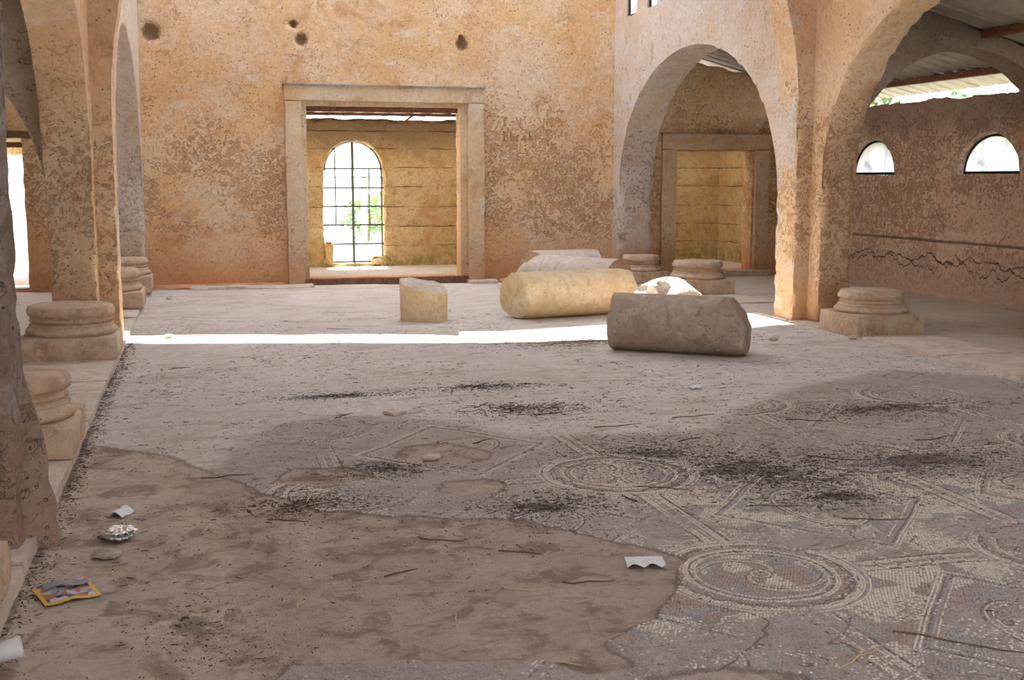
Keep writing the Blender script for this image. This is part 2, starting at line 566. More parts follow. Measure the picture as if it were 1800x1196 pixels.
M_sheet = simple('galvanised_sheet', (.44, .42, .36), .6, .1, var=.12, scale=6)
M_roomsheet = simple('rusty_roof_sheet', (.20, .12, .09), .7, .2, var=.3, scale=8)
M_under = simple('brown_roof_underside', (.20, .15, .12), .8, var=.2, scale=3)
M_leafy = simple('green_leaves', (.10, .17, .045), .6, var=.4, scale=3)
M_grass = simple('dry_grass', (.36, .38, .14), .7, var=.3, scale=3)
M_bark = simple('bark', (.16, .11, .07), .9, var=.3)
M_debris = simple('dark_leaf_litter', (.10, .075, .055), .95, var=.5, scale=30)
M_twig = simple('grey_brown_twig', (.13, .085, .055), .9, var=.4, scale=15)
M_straw = simple('pale_straw', (.55, .43, .26), .8, var=.2, scale=15)
M_white = simple('white_paper', (.74, .74, .74), .7, var=.06)
M_grey = simple('grey_printed_card', (.27, .28, .29), .7, var=.2)
M_earthout = simple('outside_dry_earth', (.24, .22, .16), .95, var=.25, scale=1.2)
M_gravel = simple('outside_gravel', (.72, .69, .62), .95, var=.2, scale=1.5)

t = NT('frosted_pane', .45, .4)
d = t.n('ShaderNodeBsdfTranslucent'); d.inputs[0].default_value = (.80, .84, .84, 1)
tr = t.n('ShaderNodeBsdfTransparent')
mx = t.n('ShaderNodeMixShader'); mx.inputs[0].default_value = .35
t.b.inputs['Base Color'].default_value = (.7, .72, .7, 1)
mx2 = t.n('ShaderNodeMixShader')
dirt = t.ramp(t.noise(5, 4, .6), .5, .75, .15, .55)
t.link(dirt, mx2.inputs[0])
t.link(d.outputs[0], mx.inputs[1]); t.link(tr.outputs[0], mx.inputs[2])
t.link(mx.outputs[0], mx2.inputs[1]); t.link(t.b.outputs[0], mx2.inputs[2])
t.link(mx2.outputs[0], t.t.nodes['Material Output'].inputs[0])
M_pane = t.m

t = NT('added_translucent_sheet', .6, .3)
d = t.n('ShaderNodeBsdfTranslucent'); d.inputs[0].default_value = (.84, .83, .82, 1)
mx = t.n('ShaderNodeMixShader'); mx.inputs[0].default_value = .85
t.b.inputs['Base Color'].default_value = (.6, .6, .6, 1)
t.link(t.b.outputs[0], mx.inputs[1]); t.link(d.outputs[0], mx.inputs[2])
t.link(mx.outputs[0], t.t.nodes['Material Output'].inputs[0])
M_trans = t.m  # far bay sheet, added to spread soft light
M_trans3 = M_trans.copy(); M_trans3.name = 'added_dim_sheet'  # weaker copy, added over the near bay to brighten the floor
for n__ in M_trans3.node_tree.nodes:
    if n__.type == 'BSDF_TRANSLUCENT': n__.inputs[0].default_value = (.25, .25, .255, 1)
M_trans2 = M_trans.copy(); M_trans2.name = 'added_rear_light_sheet'  # dimmer copy for the panels added to light the rear room
for n__ in M_trans2.node_tree.nodes:
    if n__.type == 'BSDF_TRANSLUCENT': n__.inputs[0].default_value = (.42, .40, .36, 1)

# the nave floor: dusty screed, bare earth and worn mosaic bedding
t = NT('dusty_mosaic_floor', .95, .12)
mos = t.attr('mosaic'); dirtA = t.attr('earth'); heap = t.attr('litter')
nb = t.noise(.7, 6, .65, .5); nm = t.noise(4.2, 7, .65, .6); nf = t.noise(28, 6, .7); ng = t.noise(120, 3, .7)
screed = t.mix(t.ramp(nb, .35, .65), (.66, .615, .57), (.73, .69, .645))
screed = t.mix(t.ramp(t.noise(7, 7, .7, .6, vec=t.mapping((.6, 1.6, 1))), .52, .64, 0, .5), screed, (.44, .40, .355))
screed = t.mix(t.ramp(t.noise(1.6, 5, .7, .8, vec=t.mapping((.5, 1.5, 1), loc=(3, 3, 0))), .52, .66, 0, .55), screed, (.47, .38, .30))
screed = t.mix(t.ramp(nm, .5, .68, 0, .6), screed, (.50, .44, .385))
earth = t.mix(t.ramp(t.noise(2.2, 6, .65, .4), .38, .62), (.53, .43, .36), (.61, .52, .445))
earth = t.mix(t.ramp(t.noise(9, 6, .7, .8, vec=t.mapping((.7, 1.3, 1))), .5, .64, 0, .6), earth, (.33, .25, .20))
earth = t.mix(t.ramp(nm, .5, .62, 0, .8), earth, (.29, .215, .17))
tes = t.voro(75, vec=t.mapping((1, 1.15, .2)), out='Color')
tesd = t.voro(75, feature='DISTANCE_TO_EDGE', vec=t.mapping((1, 1.15, .2)))
tc_ = t.n('ShaderNodeSeparateColor'); t.link(tes, tc_.inputs[0])
mosc = t.mix(t.ramp(t.noise(5, 3, .5, .8), .45, .58), (.58, .53, .485), (.50, .44, .40))
mosc = t.mix(t.ramp(tc_.outputs[0], .6, .95, 0, .5), mosc, (.64, .60, .54))
mosc = t.mix(t.ramp(tc_.outputs[1], .7, .98, 0, .45), mosc, (.29, .26, .25))
mosc = t.mix(t.ramp(tesd, .0, .12, .45, 0), mosc, (.24, .18, .14))
mosc = t.mix(t.ramp(t.noise(3.3, 6, .7, .4, vec=t.mapping(loc=(4, 4, 4))), .42, .62, 0, .75), mosc, (.56, .50, .45))
edge = t.math('MULTIPLY', t.math('SUBTRACT', t.noise(9, 5, .6), .5), .35)
fm = t.ramp(t.math('ADD', mos, t.math('MULTIPLY', edge, 3.0)), .15, .95)
fe = t.ramp(t.math('ADD', dirtA, edge), .42, .56)
col = t.mix(fm, screed, mosc)
col = t.mix(fe, col, earth)
rim = t.math('MULTIPLY', t.ramp(t.math('ADD', dirtA, edge), .30, .46), t.ramp(t.math('ADD', dirtA, edge), .46, .60, 1, 0))
col = t.mix(t.math('MULTIPLY', rim, .55), col, (.15, .10, .07))
# strewn dark organic specks
spk = t.math('MULTIPLY', t.ramp(t.noise(48, 4, .75, .5, vec=t.mapping((.6, 1.6, 1))), .58, .66), t.ramp(t.math('ADD', t.noise(1.6, 4, .6), t.math('MULTIPLY', heap, .5)), .47, .72, .12, 1))
col = t.mix(t.math('MULTIPLY', spk, .6), col, (.15, .11, .085))
hp = t.ramp(t.math('ADD', heap, t.math('MULTIPLY', t.math('SUBTRACT', nf, .5), 1.1)), .30, .75)
col = t.mix(t.math('MULTIPLY', hp, .7), col, (.16, .125, .10))
col = t.mix(t.ramp(nf, .35, .7, 0, .3), col, (.28, .21, .16))
lnk = t.math('ABSOLUTE', t.math('SUBTRACT', t.noise(.55, 4, .55, .6, vec=t.mapping((1, 2.2, 1), loc=(2, 6, 0))), .5))
crk = t.math('MULTIPLY', t.ramp(lnk, .0008, .0035, 1, 0), t.ramp(fe, 0, 1, 1, 0))
col = t.mix(t.math('MULTIPLY', crk, .6), col, (.15, .11, .08))
h = t.math('ADD', t.math('MULTIPLY', nf, 1.0), t.math('MULTIPLY', ng, .35))
h = t.math('SUBTRACT', h, t.math('MULTIPLY', crk, .8))
h = t.math('ADD', h, t.math('MULTIPLY', t.math('MULTIPLY', fm, t.ramp(tesd, 0, .15)), .25))
h = t.math('ADD', h, t.math('MULTIPLY', nm, 1.0))
M_floor = t.done(col, t.bump(h, .012, 1))

t = NT('dusty_concrete_floor', .95, .12)
nb = t.noise(.8, 6, .65, .5); nm = t.noise(4.5, 7, .65, .5); nf = t.noise(30, 6, .7)
col = t.mix(t.ramp(nb, .35, .65), (.58, .50, .43), (.66, .59, .52))
col = t.mix(t.ramp(nm, .5, .7, 0, .6), col, (.36, .29, .235))
col = t.mix(t.ramp(nf, .5, .72, 0, .35), col, (.22, .16, .12))
M_floor2 = t.done(col, t.bump(t.math('ADD', nf, nm), .012, 1))


def snack(name):
    t = NT(name, .35, .5)
    c = t.voro(34, out='Color')
    s_ = t.n('ShaderNodeSeparateColor'); t.link(c, s_.inputs[0])
    xy = t.sep()
    col = t.mix(t.ramp(s_.outputs[0], .45, .5), (.42, .40, .45), (.60, .60, .64))
    col = t.mix(t.ramp(s_.outputs[1], .62, .66), col, (.42, .17, .09))
    col = t.mix(t.ramp(s_.outputs[2], .82, .86), col, (.05, .07, .15))
    bd = t.math('MAXIMUM', t.ramp(t.math('ABSOLUTE', xy['X']), .088, .092), t.ramp(t.math('MULTIPLY', xy['Y'], -1), .085, .09))
    col = t.mix(bd, col, (.70, .45, .05))
    return t.done(col)


M_snack = snack('printed_yellow_wrapper')
M_foil = simple('crinkled_foil', (.62, .62, .60), .25, .85, var=.3, bump=.004, scale=60)

# ------------------------------------------------------------------ layout constants (metres)
XR, XL = 6.42, -0.78          # nave faces of the far bay and of the transverse piers
XRn, XLn = 6.60, -0.96        # nave faces of the near bay
YB = 17.85                    # back wall
YP = 11.87                    # near face of the far transverse arch
ZT = 7.25


def mx_(x):                   # mirror about the nave axis
    return (XR + XL) - x


# ------------------------------------------------------------------ floors
def floor_grid():
    X = np.arange(XL - .02, XR + .06, .03)
    Y = np.concatenate([np.arange(-2.0, 2.4, .12), np.arange(2.4, 7.0, .022), np.arange(7.0, 11.0, .04), np.arange(11.0, YB + .05, .07)])
    gx, gy = np.meshgrid(X, Y, indexing='ij')
    P = np.stack([gx.ravel(), gy.ravel(), np.zeros(gx.size)], 1)
    return X, Y, P


def poly_sd(px, py, poly):
    """signed distance, positive inside"""
    inside = np.zeros(px.shape, bool)
    dmin = np.full(px.shape, 1e9)
    n = len(poly)
    for i in range(n):
        x0, y0 = poly[i]; x1, y1 = poly[(i + 1) % n]
        c = ((y0 > py) != (y1 > py)) & (px < (x1 - x0) * (py - y0) / (y1 - y0 + 1e-12) + x0)
        inside ^= c
        ex, ey = x1 - x0, y1 - y0
        tt = np.clip(((px - x0) * ex + (py - y0) * ey) / (ex * ex + ey * ey), 0, 1)
        dmin = np.minimum(dmin, np.hypot(px - x0 - tt * ex, py - y0 - tt * ey))
    return np.where(inside, dmin, -dmin)


EARTH = [
    [(-.9, 7.6), (-.2, 6.9), (.2, 6.2), (.5, 5.62), (.72, 5.49), (1.05, 5.3), (1.39, 5.22), (1.6, 4.95), (1.74, 4.76), (1.86, 4.6), (1.93, 4.42),
     (1.8, 4.2), (1.67, 4.03), (1.55, 3.85), (1.42, 3.74), (1.30, 3.66), (1.36, 3.45), (1.18, 3.45), (1.05, 3.60), (.92, 3.63), (.6, 3.72), (.2, 3.80), (.12, 3.6),
     (.15, 3.3), (-.2, 3.0), (-.9, 2.6)],
    [(1.05, 6.62), (1.15, 6.85), (1.4, 6.9), (1.6, 6.62), (1.55, 6.42), (1.3, 6.36), (1.1, 6.45)],
    [(1.17, 5.85), (1.25, 6.02), (1.45, 6.03), (1.55, 5.9), (1.45, 5.7), (1.28, 5.7)],
    [(.35, 6.2), (.45, 6.5), (.75, 6.45), (.86, 6.2), (.6, 6.05)],
    [(1.32, 3.0), (1.35, 3.35), (1.6, 3.4), (1.85, 3.25), (1.7, 2.9)],
]
MOSAIC = [(-.1, 6.3), (.35, 7.7), (.9, 7.95), (1.6, 7.5), (1.9, 7.0), (2.6, 6.85), (3.2, 6.9), (3.6, 7.4), (4.6, 8.2), (5.6, 8.6), (6.3, 8.2), (6.4, 2.2), (.1, 2.2), (.1, 5.0)]
LITTER = [(2.88, 5.85, .32, .20), (1.60, 5.36, .20, .14), (3.2, 5.5, .5, .22), (2.5, 6.3, .3, .2), (.45, 5.75, .16, .12), (3.1, 5.15, .2, .1),
          (4.0, 5.7, .5, .3), (-.1, 4.25, .12, .16), (.05, 3.95, .12, .12), (4.6, 7.1, .5, .15), (2.1, 8.66, .22, .06), (.9, 8.6, .2, .06), (3.6, 11.0, .5, .2),
          (.95, 6.35, .14, .1), (2.2, 7.8, .25, .12)]


def floor_fields(P):
    px, py = P[:, 0], P[:, 1]
    wx = px + .05 * fbm(P, 3, 3, 70)
    wy = py + .06 * fbm(P, 3, 3, 75)
    e = np.full(px.shape, -9.0)
    for poly in EARTH: e = np.maximum(e, poly_sd(wx, wy, poly))
    m = poly_sd(wx, wy, MOSAIC)
    soft = np.clip(.5 + e / .12, 0, 1)
    ms = np.clip(.5 + m / .25, 0, 1)
    li = np.zeros(px.shape)
    for x, y, sx, sy in LITTER:
        li += np.exp(-(((px - x) / sx) ** 2 + ((py - y) / sy) ** 2) * 1.2)
    li += .8 * np.exp(-((px - XL - .03) / .05) ** 2) * (py < 11.8)
    li *= .75 + .5 * fbm(P, 4, 2, 33)
    return e, m, soft, ms, np.clip(li, 0, 1)


def floor_height(P):
    e, m, soft, ms, li = floor_fields(P)
    z = .012 * fbm(P, .5, 2, 51) + .006 * fbm(P, 2.3, 3, 52) + .0025 * fbm(P, 11, 2, 53)
    st = np.clip(.5 + e / .03, 0, 1)
    z = z - .013 * st * st * (3 - 2 * st)
    z += st * (.010 * fbm(P, 3.5, 3, 57))
    z += .012 * li * (fbm(P, 18, 2, 60) * .5 + .5)
    d = P[:, 1] - (8.65 + .12 * np.sin(P[:, 0] * 1.7) + .12 * fbm(P, 1.2, 3, 61))
    z += .009 / (1 + np.exp(-d / .03)) * (P[:, 0] < 2.6)
    # trench-like hollow front left
    z -= .03 * np.exp(-(((P[:, 0] - .02) / .12) ** 2 + ((P[:, 1] - 4.0) / .3) ** 2))
    return z - .006


X, Y, P = floor_grid()
P[:, 2] = floor_height(P)
e_, m_, soft_, ms_, li_ = floor_fields(P * np.array([1, 1, 0]))
nx, ny = len(X), len(Y)
I, J = np.meshgrid(np.arange(nx - 1), np.arange(ny - 1), indexing='ij')
a = (I * ny + J).ravel()
Q = np.stack([a, a + ny, a + ny + 1, a + 1], 1)
floor = mesh_obj('floor', P, Q, M_floor, smooth=180)
tag(floor, kind='structure')
for nm_, arr in (('mosaic', ms_), ('earth', soft_), ('litter', li_)):
    at = floor.data.attributes.new(nm_, 'FLOAT', 'POINT')
    at.data.foreach_set('value', arr.astype(np.float32))


def plane_floor(name, x0, x1, y0, y1, z, mat, res=.12, amp=.008):
    nx_, ny_ = max(2, int((x1 - x0) / res)), max(2, int((y1 - y0) / res))
    X_, Y_ = np.linspace(x0, x1, nx_), np.linspace(y0, y1, ny_)
    gx, gy = np.meshgrid(X_, Y_, indexing='ij')
    p = np.stack([gx.ravel(), gy.ravel(), np.zeros(gx.size)], 1)
    p[:, 2] = z + amp * fbm(p, 1.1, 4, 5)
    I_, J_ = np.meshgrid(np.arange(nx_ - 1), np.arange(ny_ - 1), indexing='ij')
    a_ = (I_ * ny_ + J_).ravel()
    return tag(mesh_obj(name, p, np.stack([a_, a_ + ny_, a_ + ny_ + 1, a_ + 1], 1), mat, smooth=180), kind='structure')


plane_floor('floor', 7.15, 9.9, -2, YB + .1, -.005, M_floor2, .08)
plane_floor('floor', -4.4, -1.5, -2, YB + .1, -.005, M_floor2, .12)
plane_floor('floor', -5.2, 9.5, YB + .1, 20.7, .094, M_floor2, .08, .004)


# ------------------------------------------------------------------ stylobates under the arcades
def stylobate(name, x0, x1, ztop, joints, seed):
    root = empty(name, (0, 0, 0), kind='structure')
    for k, (ya, yb) in enumerate(zip(joints[:-1], joints[1:])):
        def wp(V, k=k):
            V = V.copy()
            V[:, 2] += .006 * math.sin(k * 2.1) + .004 * (V[:, 1] - ya) * math.cos(k)
            return V
        rough_box('slab', (x0, ya + .012, -.12), (x1, yb - .012, ztop), M_slab, root, res=.055, arris=.012, mid=.005, big=.008, seed=seed + k, warp=wp)
    return root


stylobate('left_stylobate', mx_(7.16), XL + .035, .045, [-1.5, .6, 2.2, 3.6, 4.95, 6.35, 7.9, 9.45, 10.9, 12.3, 13.8, 15.4, 16.7, YB], 200)
stylobate('right_stylobate', XR - .035, 7.16, .026, [-1.5, .6, 2.2, 3.6, 5.3, 6.9, 7.95, 9.05, 10.35, 11.9, 13.6, 15.3, 16.7, YB], 230)

# ------------------------------------------------------------------ walls
to_x = lambda x, sgn=1: (lambda s, z, t_: (x + sgn * t_, s, z))     # wall in a plane of constant x
to_y = lambda y: (lambda s, z, t_: (s, y + t_, z))                  # wall in a plane of constant y


def ell(c, h, z0, r, n=2.0):
    return lambda s: z0 + r * max(0.0, 1 - abs((s - c) / h) ** n) ** (1 / n)


# hollows knocked into the back wall
HOLES = [(-.59, 3.68, .14), (1.53, 3.64, .10), (1.42, 3.86, .06), (3.95, 3.64, .10), (3.94, 3.74, .05)]


def holes(V):
    d = np.zeros(len(V))
    for x, z, r in HOLES:
        rr = np.hypot(V[:, 0] - x, V[:, 2] - z) / (r * (1 + .35 * vnoise(V, 12, 4)))
        d -= .075 * np.clip(1 - rr ** 2, 0, 1) ** .7
    return d


wall('wall_back', M_back, to_y(YB), XL - .15, XR + .1, ZT, [(1.55, 3.92, lambda s: 2.70)], .35, zs=.11, z0=2.70, res=.045, layers=6,
     arris=.02, big=.02, seed=1, extra=holes, zbase=-.1)['kind'] = 'structure'
wall('wall_back_right_aisle', M_back, to_y(YB), XR + .1, 9.85, lambda s: 3.60 - .25 * (s - 7.5), [(7.5, 8.86, lambda s: 2.06)], .35, zs=.11, z0=2.06,
     res=.05, arris=.03, seed=2, ztop_rag=.10, zbase=-.1)['kind'] = 'structure'
wall('wall_back_left_aisle', M_back, to_y(YB), mx_(9.85), XL - .15, lambda s: 3.60 - .25 * (mx_(7.5) - s), [(-3.75, -2.4, lambda s: 2.19)], .35, zs=.02, z0=2.19,
     res=.08, arris=.03, seed=3, ztop_rag=.08, zbase=-.1)['kind'] = 'structure'

wbm = bpy.data.objects['wall_back'].data
vv = np.zeros(len(wbm.vertices) * 3, dtype=np.float32)
wbm.vertices.foreach_get('co', vv)
vv = vv.reshape(-1, 3).astype(float)
hv = np.zeros(len(vv))
for x, z, r in HOLES: hv = np.maximum(hv, np.clip(1.25 - np.hypot(vv[:, 0] - x, vv[:, 2] - z) / r, 0, 1))
wbm.attributes.new('hollow', 'FLOAT', 'POINT').data.foreach_set('value', hv.astype(np.float32))

# far bay arcade walls
A1 = (12.3, 17.55)
f1 = ell(14.925, 2.625, 1.47, 1.9)
tag(wall('arcade_wall_right', M_arc, to_x(XR), YP, YB + .05, 3.88, [(A1[0], A1[1], f1)], .56, z0=1.47, res=.045, layers=8, arris=.05, big=.02, seed=4, seam=3.88), kind='structure')
c8 = lambda s: 4.93
tag(wall('arcade_wall_right', M_arc, to_x(XR), YP, YB + .05, ZT, [(16.10, 16.47, c8), (16.90, 17.33, c8)], .56, zs=4.08, z0=4.93, res=.05, layers=6, arris=.025, big=.02, seed=4,
         zbase=3.88, seam=3.88), kind='structure')
tag(wall('arcade_wall_left', M_arc, to_x(XL, -1), YP, YB + .05, ZT, [(A1[0], A1[1], f1)], .56, z0=1.47, res=.055, layers=7, arris=.05, big=.02, seed=5), kind='structure')
# near bay arcade walls
f2 = ell(8.9, 2.7, 1.47, 2.03, 2.2)
f3 = ell(2.3, 2.5, 1.47, 2.03, 2.2)
tag(wall('arcade_wall_right', M_rib, to_x(XRn), 5.1, YP + .1, ZT, [(6.2, 11.6, f2)], .40, z0=1.47, res=.05, layers=7, arris=.045, big=.02, seed=6), kind='structure')
tag(wall('arcade_wall_left', M_rib, to_x(XLn, -1), 5.1, YP + .1, ZT, [(6.2, 11.6, f2)], .42, z0=1.47, res=.05, layers=7, arris=.05, big=.02, seed=7), kind='structure')
tag(wall('arcade_wall_right', M_rib, to_x(XRn), -1.6, 5.1, ZT, [(-.2, 4.8, f3)], .40, z0=1.47, res=.15, layers=3, arris=.03, seed=8), kind='structure')  # out-of-view stretch beside the camera, added to block light
tag(wall('arcade_wall_left', M_rib, to_x(XLn, -1), -1.6, 5.1, ZT, [(-.2, 4.8, f3)], .42, z0=1.47, res=.15, layers=3, arris=.03, seed=9), kind='structure')  # matching stretch on the left, also added to block light


# transverse arches across the nave, rising from the arcade piers
def transverse(yA, th, seed, res, mat=None, extra=None):
    xc, hw = (XR + XL) / 2, (XR - XL) / 2
    f = ell(xc, hw, 2.2, 4.15)
    o = wall('transverse_arch', mat or M_rib, to_y(yA), XL - .3, XR + .3, 7.0, [(XL, XR, f)], th, z0=2.2, res=res, layers=4, arris=.035, big=.01, seed=seed, extra=extra)
    return tag(o, kind='structure')


transverse(YP - .03, .42, 20, .05)
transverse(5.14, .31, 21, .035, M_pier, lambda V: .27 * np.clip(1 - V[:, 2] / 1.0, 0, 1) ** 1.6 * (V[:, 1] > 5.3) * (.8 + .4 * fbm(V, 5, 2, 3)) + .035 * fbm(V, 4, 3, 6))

tag(wall('added_front_wall', M_rib, to_y(-2.1), mx_(9.9), 9.9, 7.2, [(1.4, 4.2, lambda s: 3.1)], .3, z0=3.1, res=.25, layers=2, arris=.02, seed=22), kind='structure')  # unseen wall added behind the camera, opening sized to limit light

# aisle outer walls
WIN = [(15.20, 16.43), (12.48, 13.72), (9.75, 10.98), (7.0, 8.25), (4.3, 5.5)]  # the three nearest are out of view, added for light
opens = [(a_, b_, ell((a_ + b_) / 2, (b_ - a_) / 2, 1.69, .49)) for a_, b_ in WIN]


def ledge(V):
    d = -.03 * np.exp(-((V[:, 2] - .78) / .022) ** 2) * (.7 + .5 * fbm(V, 2, 2, 8))
    d += .035 / (1 + np.exp((V[:, 2] - .78) / .01))
    return d


tag(wall('wall_right', M_aisle, to_x(9.8), -1.6, YB + .1, 2.69, sorted(opens), .35, zs=1.67, z0=1.69, res=.045, layers=4, arris=.035, big=.03, mid=.012, seed=30,
         ztop_rag=.05, extra=ledge, zbase=-.1), kind='structure')
tag(wall('wall_left', M_aisle, to_x(mx_(9.8), -1), -1.6, YB + .1, 2.69, sorted(opens), .35, zs=1.67, z0=1.69, res=.12, layers=3, arris=.03, seed=31, ztop_rag=.05, zbase=-.1), kind='structure')

# arches across the aisles
fa = ell(8.65, 1.60, 1.3, 1.80)
topa = lambda s: 3.46 - .25 * (s - 8.23)
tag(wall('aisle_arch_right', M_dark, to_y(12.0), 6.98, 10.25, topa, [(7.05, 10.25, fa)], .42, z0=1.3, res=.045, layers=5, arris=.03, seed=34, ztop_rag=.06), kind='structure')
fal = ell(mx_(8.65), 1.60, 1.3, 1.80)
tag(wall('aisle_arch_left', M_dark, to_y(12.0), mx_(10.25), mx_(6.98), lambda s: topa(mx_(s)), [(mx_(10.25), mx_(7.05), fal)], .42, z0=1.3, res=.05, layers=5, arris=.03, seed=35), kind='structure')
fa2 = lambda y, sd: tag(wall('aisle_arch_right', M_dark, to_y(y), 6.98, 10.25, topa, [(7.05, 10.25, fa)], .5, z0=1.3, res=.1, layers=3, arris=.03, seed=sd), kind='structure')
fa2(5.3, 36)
tag(wall('aisle_arch_left', M_dark, to_y(5.3), mx_(10.25), mx_(6.98), lambda s: topa(mx_(s)), [(mx_(10.25), mx_(7.05), fal)], .5, z0=1.3, res=.1, layers=3, arris=.03, seed=37), kind='structure')


# rear room behind the nave: board-marked concrete walls
def boards(V):
    d = np.zeros(len(V))
    for zj in (.45, .78, 1.12, 1.47, 1.80, 2.12, 2.42):
        zc = zj + .012 * fbm(V * np.array([1, 1, 0]), 2.0, 2, int(zj * 50))
        d -= .02 * np.exp(-((V[:, 2] - zc) / .010) ** 2)
        d += .006 * np.sign(math.sin(zj * 40)) * (V[:, 2] > zj)
    return d + .012 * np.clip(fbm(V, 14, 2, 88), -.2, 1)


fw = ell(2.575, .515, 1.74, .52)


def fwin(s):
    return fw(s)


tag(wall('wall_far_room', M_conc, to_y(20.3), -.5, 9.75, 2.60, [(2.06, 3.09, fwin)], .35, zs=.15, z0=1.74, res=.04, layers=6, arris=.07, big=.02, mid=.012, fine=.005,
         seed=50, ztop_rag=.04, extra=boards), kind='structure')
tag(wall('wall_far_room', M_conc, to_y(20.3), -5.2, -.5, 2.60, [(-4.3, -2.73, lambda s: 1.99)], .35, z0=1.99, res=.08, layers=4, arris=.04, seed=51, extra=boards), kind='structure')
tag(wall('wall_far_room', M_conc, to_x(9.40), YB + .3, 20.4, 2.6, (), .35, z0=1.0, res=.045, layers=3, arris=.03, mid=.012, seed=52, extra=boards), kind='structure')
rough_box('rubble_lump', (2.03, 20.27, .10), (2.20, 20.60, .52), M_conc, None, res=.035, arris=.09, mid=.02, seed=54)
lp = bpy.context.scene.objects['rubble_lump']
tag(lp, 'eroded upright lump of wall at the left foot of the grilled window', 'rubble')
lp.name = 'wall_lump'
rough_box('rubble_lump', (2.86, 20.26, .10), (3.16, 20.62, .26), M_conc, None, res=.035, arris=.09, mid=.02, seed=53)
bpy.data.objects['rubble_lump']['label'] = 'rounded lump of rubble on the sill of the grilled window, right end'
bpy.data.objects['rubble_lump']['category'] = 'rubble'

# door surrounds, proud of the back wall
def surround(name, x0, x1, zt, wj, wl, y, proud, seed):
    r = empty(name, (0, 0, 0), kind='structure')
    rough_box('jamb', (x0, y - proud, -.02), (x0 + wj, y + .04, zt - wl), M_surr, r, .04, arris=.02, mid=.006, seed=seed)
    rough_box('jamb', (x1 - wj, y - proud, -.02), (x1, y + .04, zt - wl), M_surr, r, .04, arris=.02, mid=.006, seed=seed + 1)
    rough_box('lintel', (x0, y - proud, zt - wl), (x1, y + .04, zt), M_surr, r, .04, arris=.015, mid=.005, seed=seed + 2)
    return r


s_ = surround('door_1', 1.25, 4.27, 2.98, .25, .23, YB, .14, 60)
rough_box('inner_jamb', (1.49, YB - .06, .1), (1.57, YB + .05, 2.72), M_surr, s_, .04, arris=.015, seed=64)
rough_box('inner_jamb', (3.90, YB - .06, .1), (4.03, YB + .05, 2.72), M_surr, s_, .04, arris=.015, seed=65)
rough_box('inner_lintel', (1.49, YB - .06, 2.68), (4.03, YB + .05, 2.76), M_surr, s_, .04, arris=.012, seed=66)
rough_box('timber_lintel', (1.4, YB + .20, 2.615), (4.1, YB + .36, 2.72), M_rust, s_, .06, arris=.012, seed=63)
rough_box('lintel_ledge', (1.23, YB - .165, 2.965), (4.29, YB + .02, 2.995), M_dark, s_, .04, arris=.012, seed=67)
rough_box('threshold', (1.50, YB - .07, -.03), (3.98, YB + .02, .10), M_rust, s_, .05, arris=.015, seed=68)
rough_box('doorstep', (4.0, YB - .34, -.03), (4.45, YB - .02, .045), M_slab, s_, .05, arris=.03, seed=69)
rough_box('doorstep', (-.2, YB - .42, -.03), (1.62, YB - .02, .05), M_slab, s_, .05, arris=.05, big=.02, seed=70)
s_ = surround('door_2', 7.24, 9.16, 2.33, .26, .25, YB, .07, 72)
rough_box('threshold', (7.45, YB - .10, -.03), (9.2, YB + .02, .10), M_slab, s_, .05, arris=.02, seed=76)
rough_box('lintel_ledge', (7.22, YB - .085, 2.32), (9.18, YB + .02, 2.345), M_dark, s_, .04, arris=.01, seed=77)
s_ = empty('door_3', (0, 0, 0), kind='structure')
rough_box('timber_lintel', (-3.95, YB - .05, 2.17), (-2.22, YB + .36, 2.27), M_wood, s_, .07, arris=.01, seed=78)
rough_box('timber_lintel', (-3.95, YB + .05, 2.04), (-2.3, YB + .12, 2.12), M_wood, s_, .07, arris=.01, seed=79)
# fallen plaster sill along the foot of the wall
tag(rough_box('plaster_skirting', (XL + .1, YB - .16, -.03), (1.2, YB, .06), M_back, None, .05, arris=.05, seed=80), kind='structure')
tag(rough_box('plaster_skirting', (4.5, YB - .12, -.03), (XR, YB, .05), M_back, None, .05, arris=.05, seed=81), kind='structure')

# ------------------------------------------------------------------ grilled window in the far room
g = empty('window_1', (2.575, 20.42, .15), kind='structure')


def gbar(name, p0, p1, r=.008, par=g, mat=M_iron):
    o_ = par.location
    V, F = bar_mesh(Vector(p0) - o_, Vector(p1) - o_, r)
    return mesh_obj(name, V, F, mat, par)


yg = 20.42
for zb in (1.78, 1.63, 1.45, 1.13, .81, .48, .17):
    gbar('bar', (2.0, yg, zb), (3.15, yg, zb), .019 if zb != 1.63 else .013)
gbar('bar', (2.57, yg, .1), (2.57, yg, 2.30), .023)
gbar('bar', (3.07, yg, .1), (3.07, yg, 1.75), .014)
gbar('bar', (2.27, yg + .01, .81), (2.27, yg + .01, 2.2), .011)
gbar('bar', (2.855, yg + .01, .81), (2.855, yg + .01, 1.78), .011)
pts = [(2.575 + .49 * math.cos(a_), yg, 1.74 + .50 * math.sin(a_)) for a_ in np.linspace(0, math.pi, 17)]
V, F = tube([Vector(p) - g.location for p in pts], [.016] * 17, 5)
mesh_obj('arched_bar', V, F, M_iron, g)


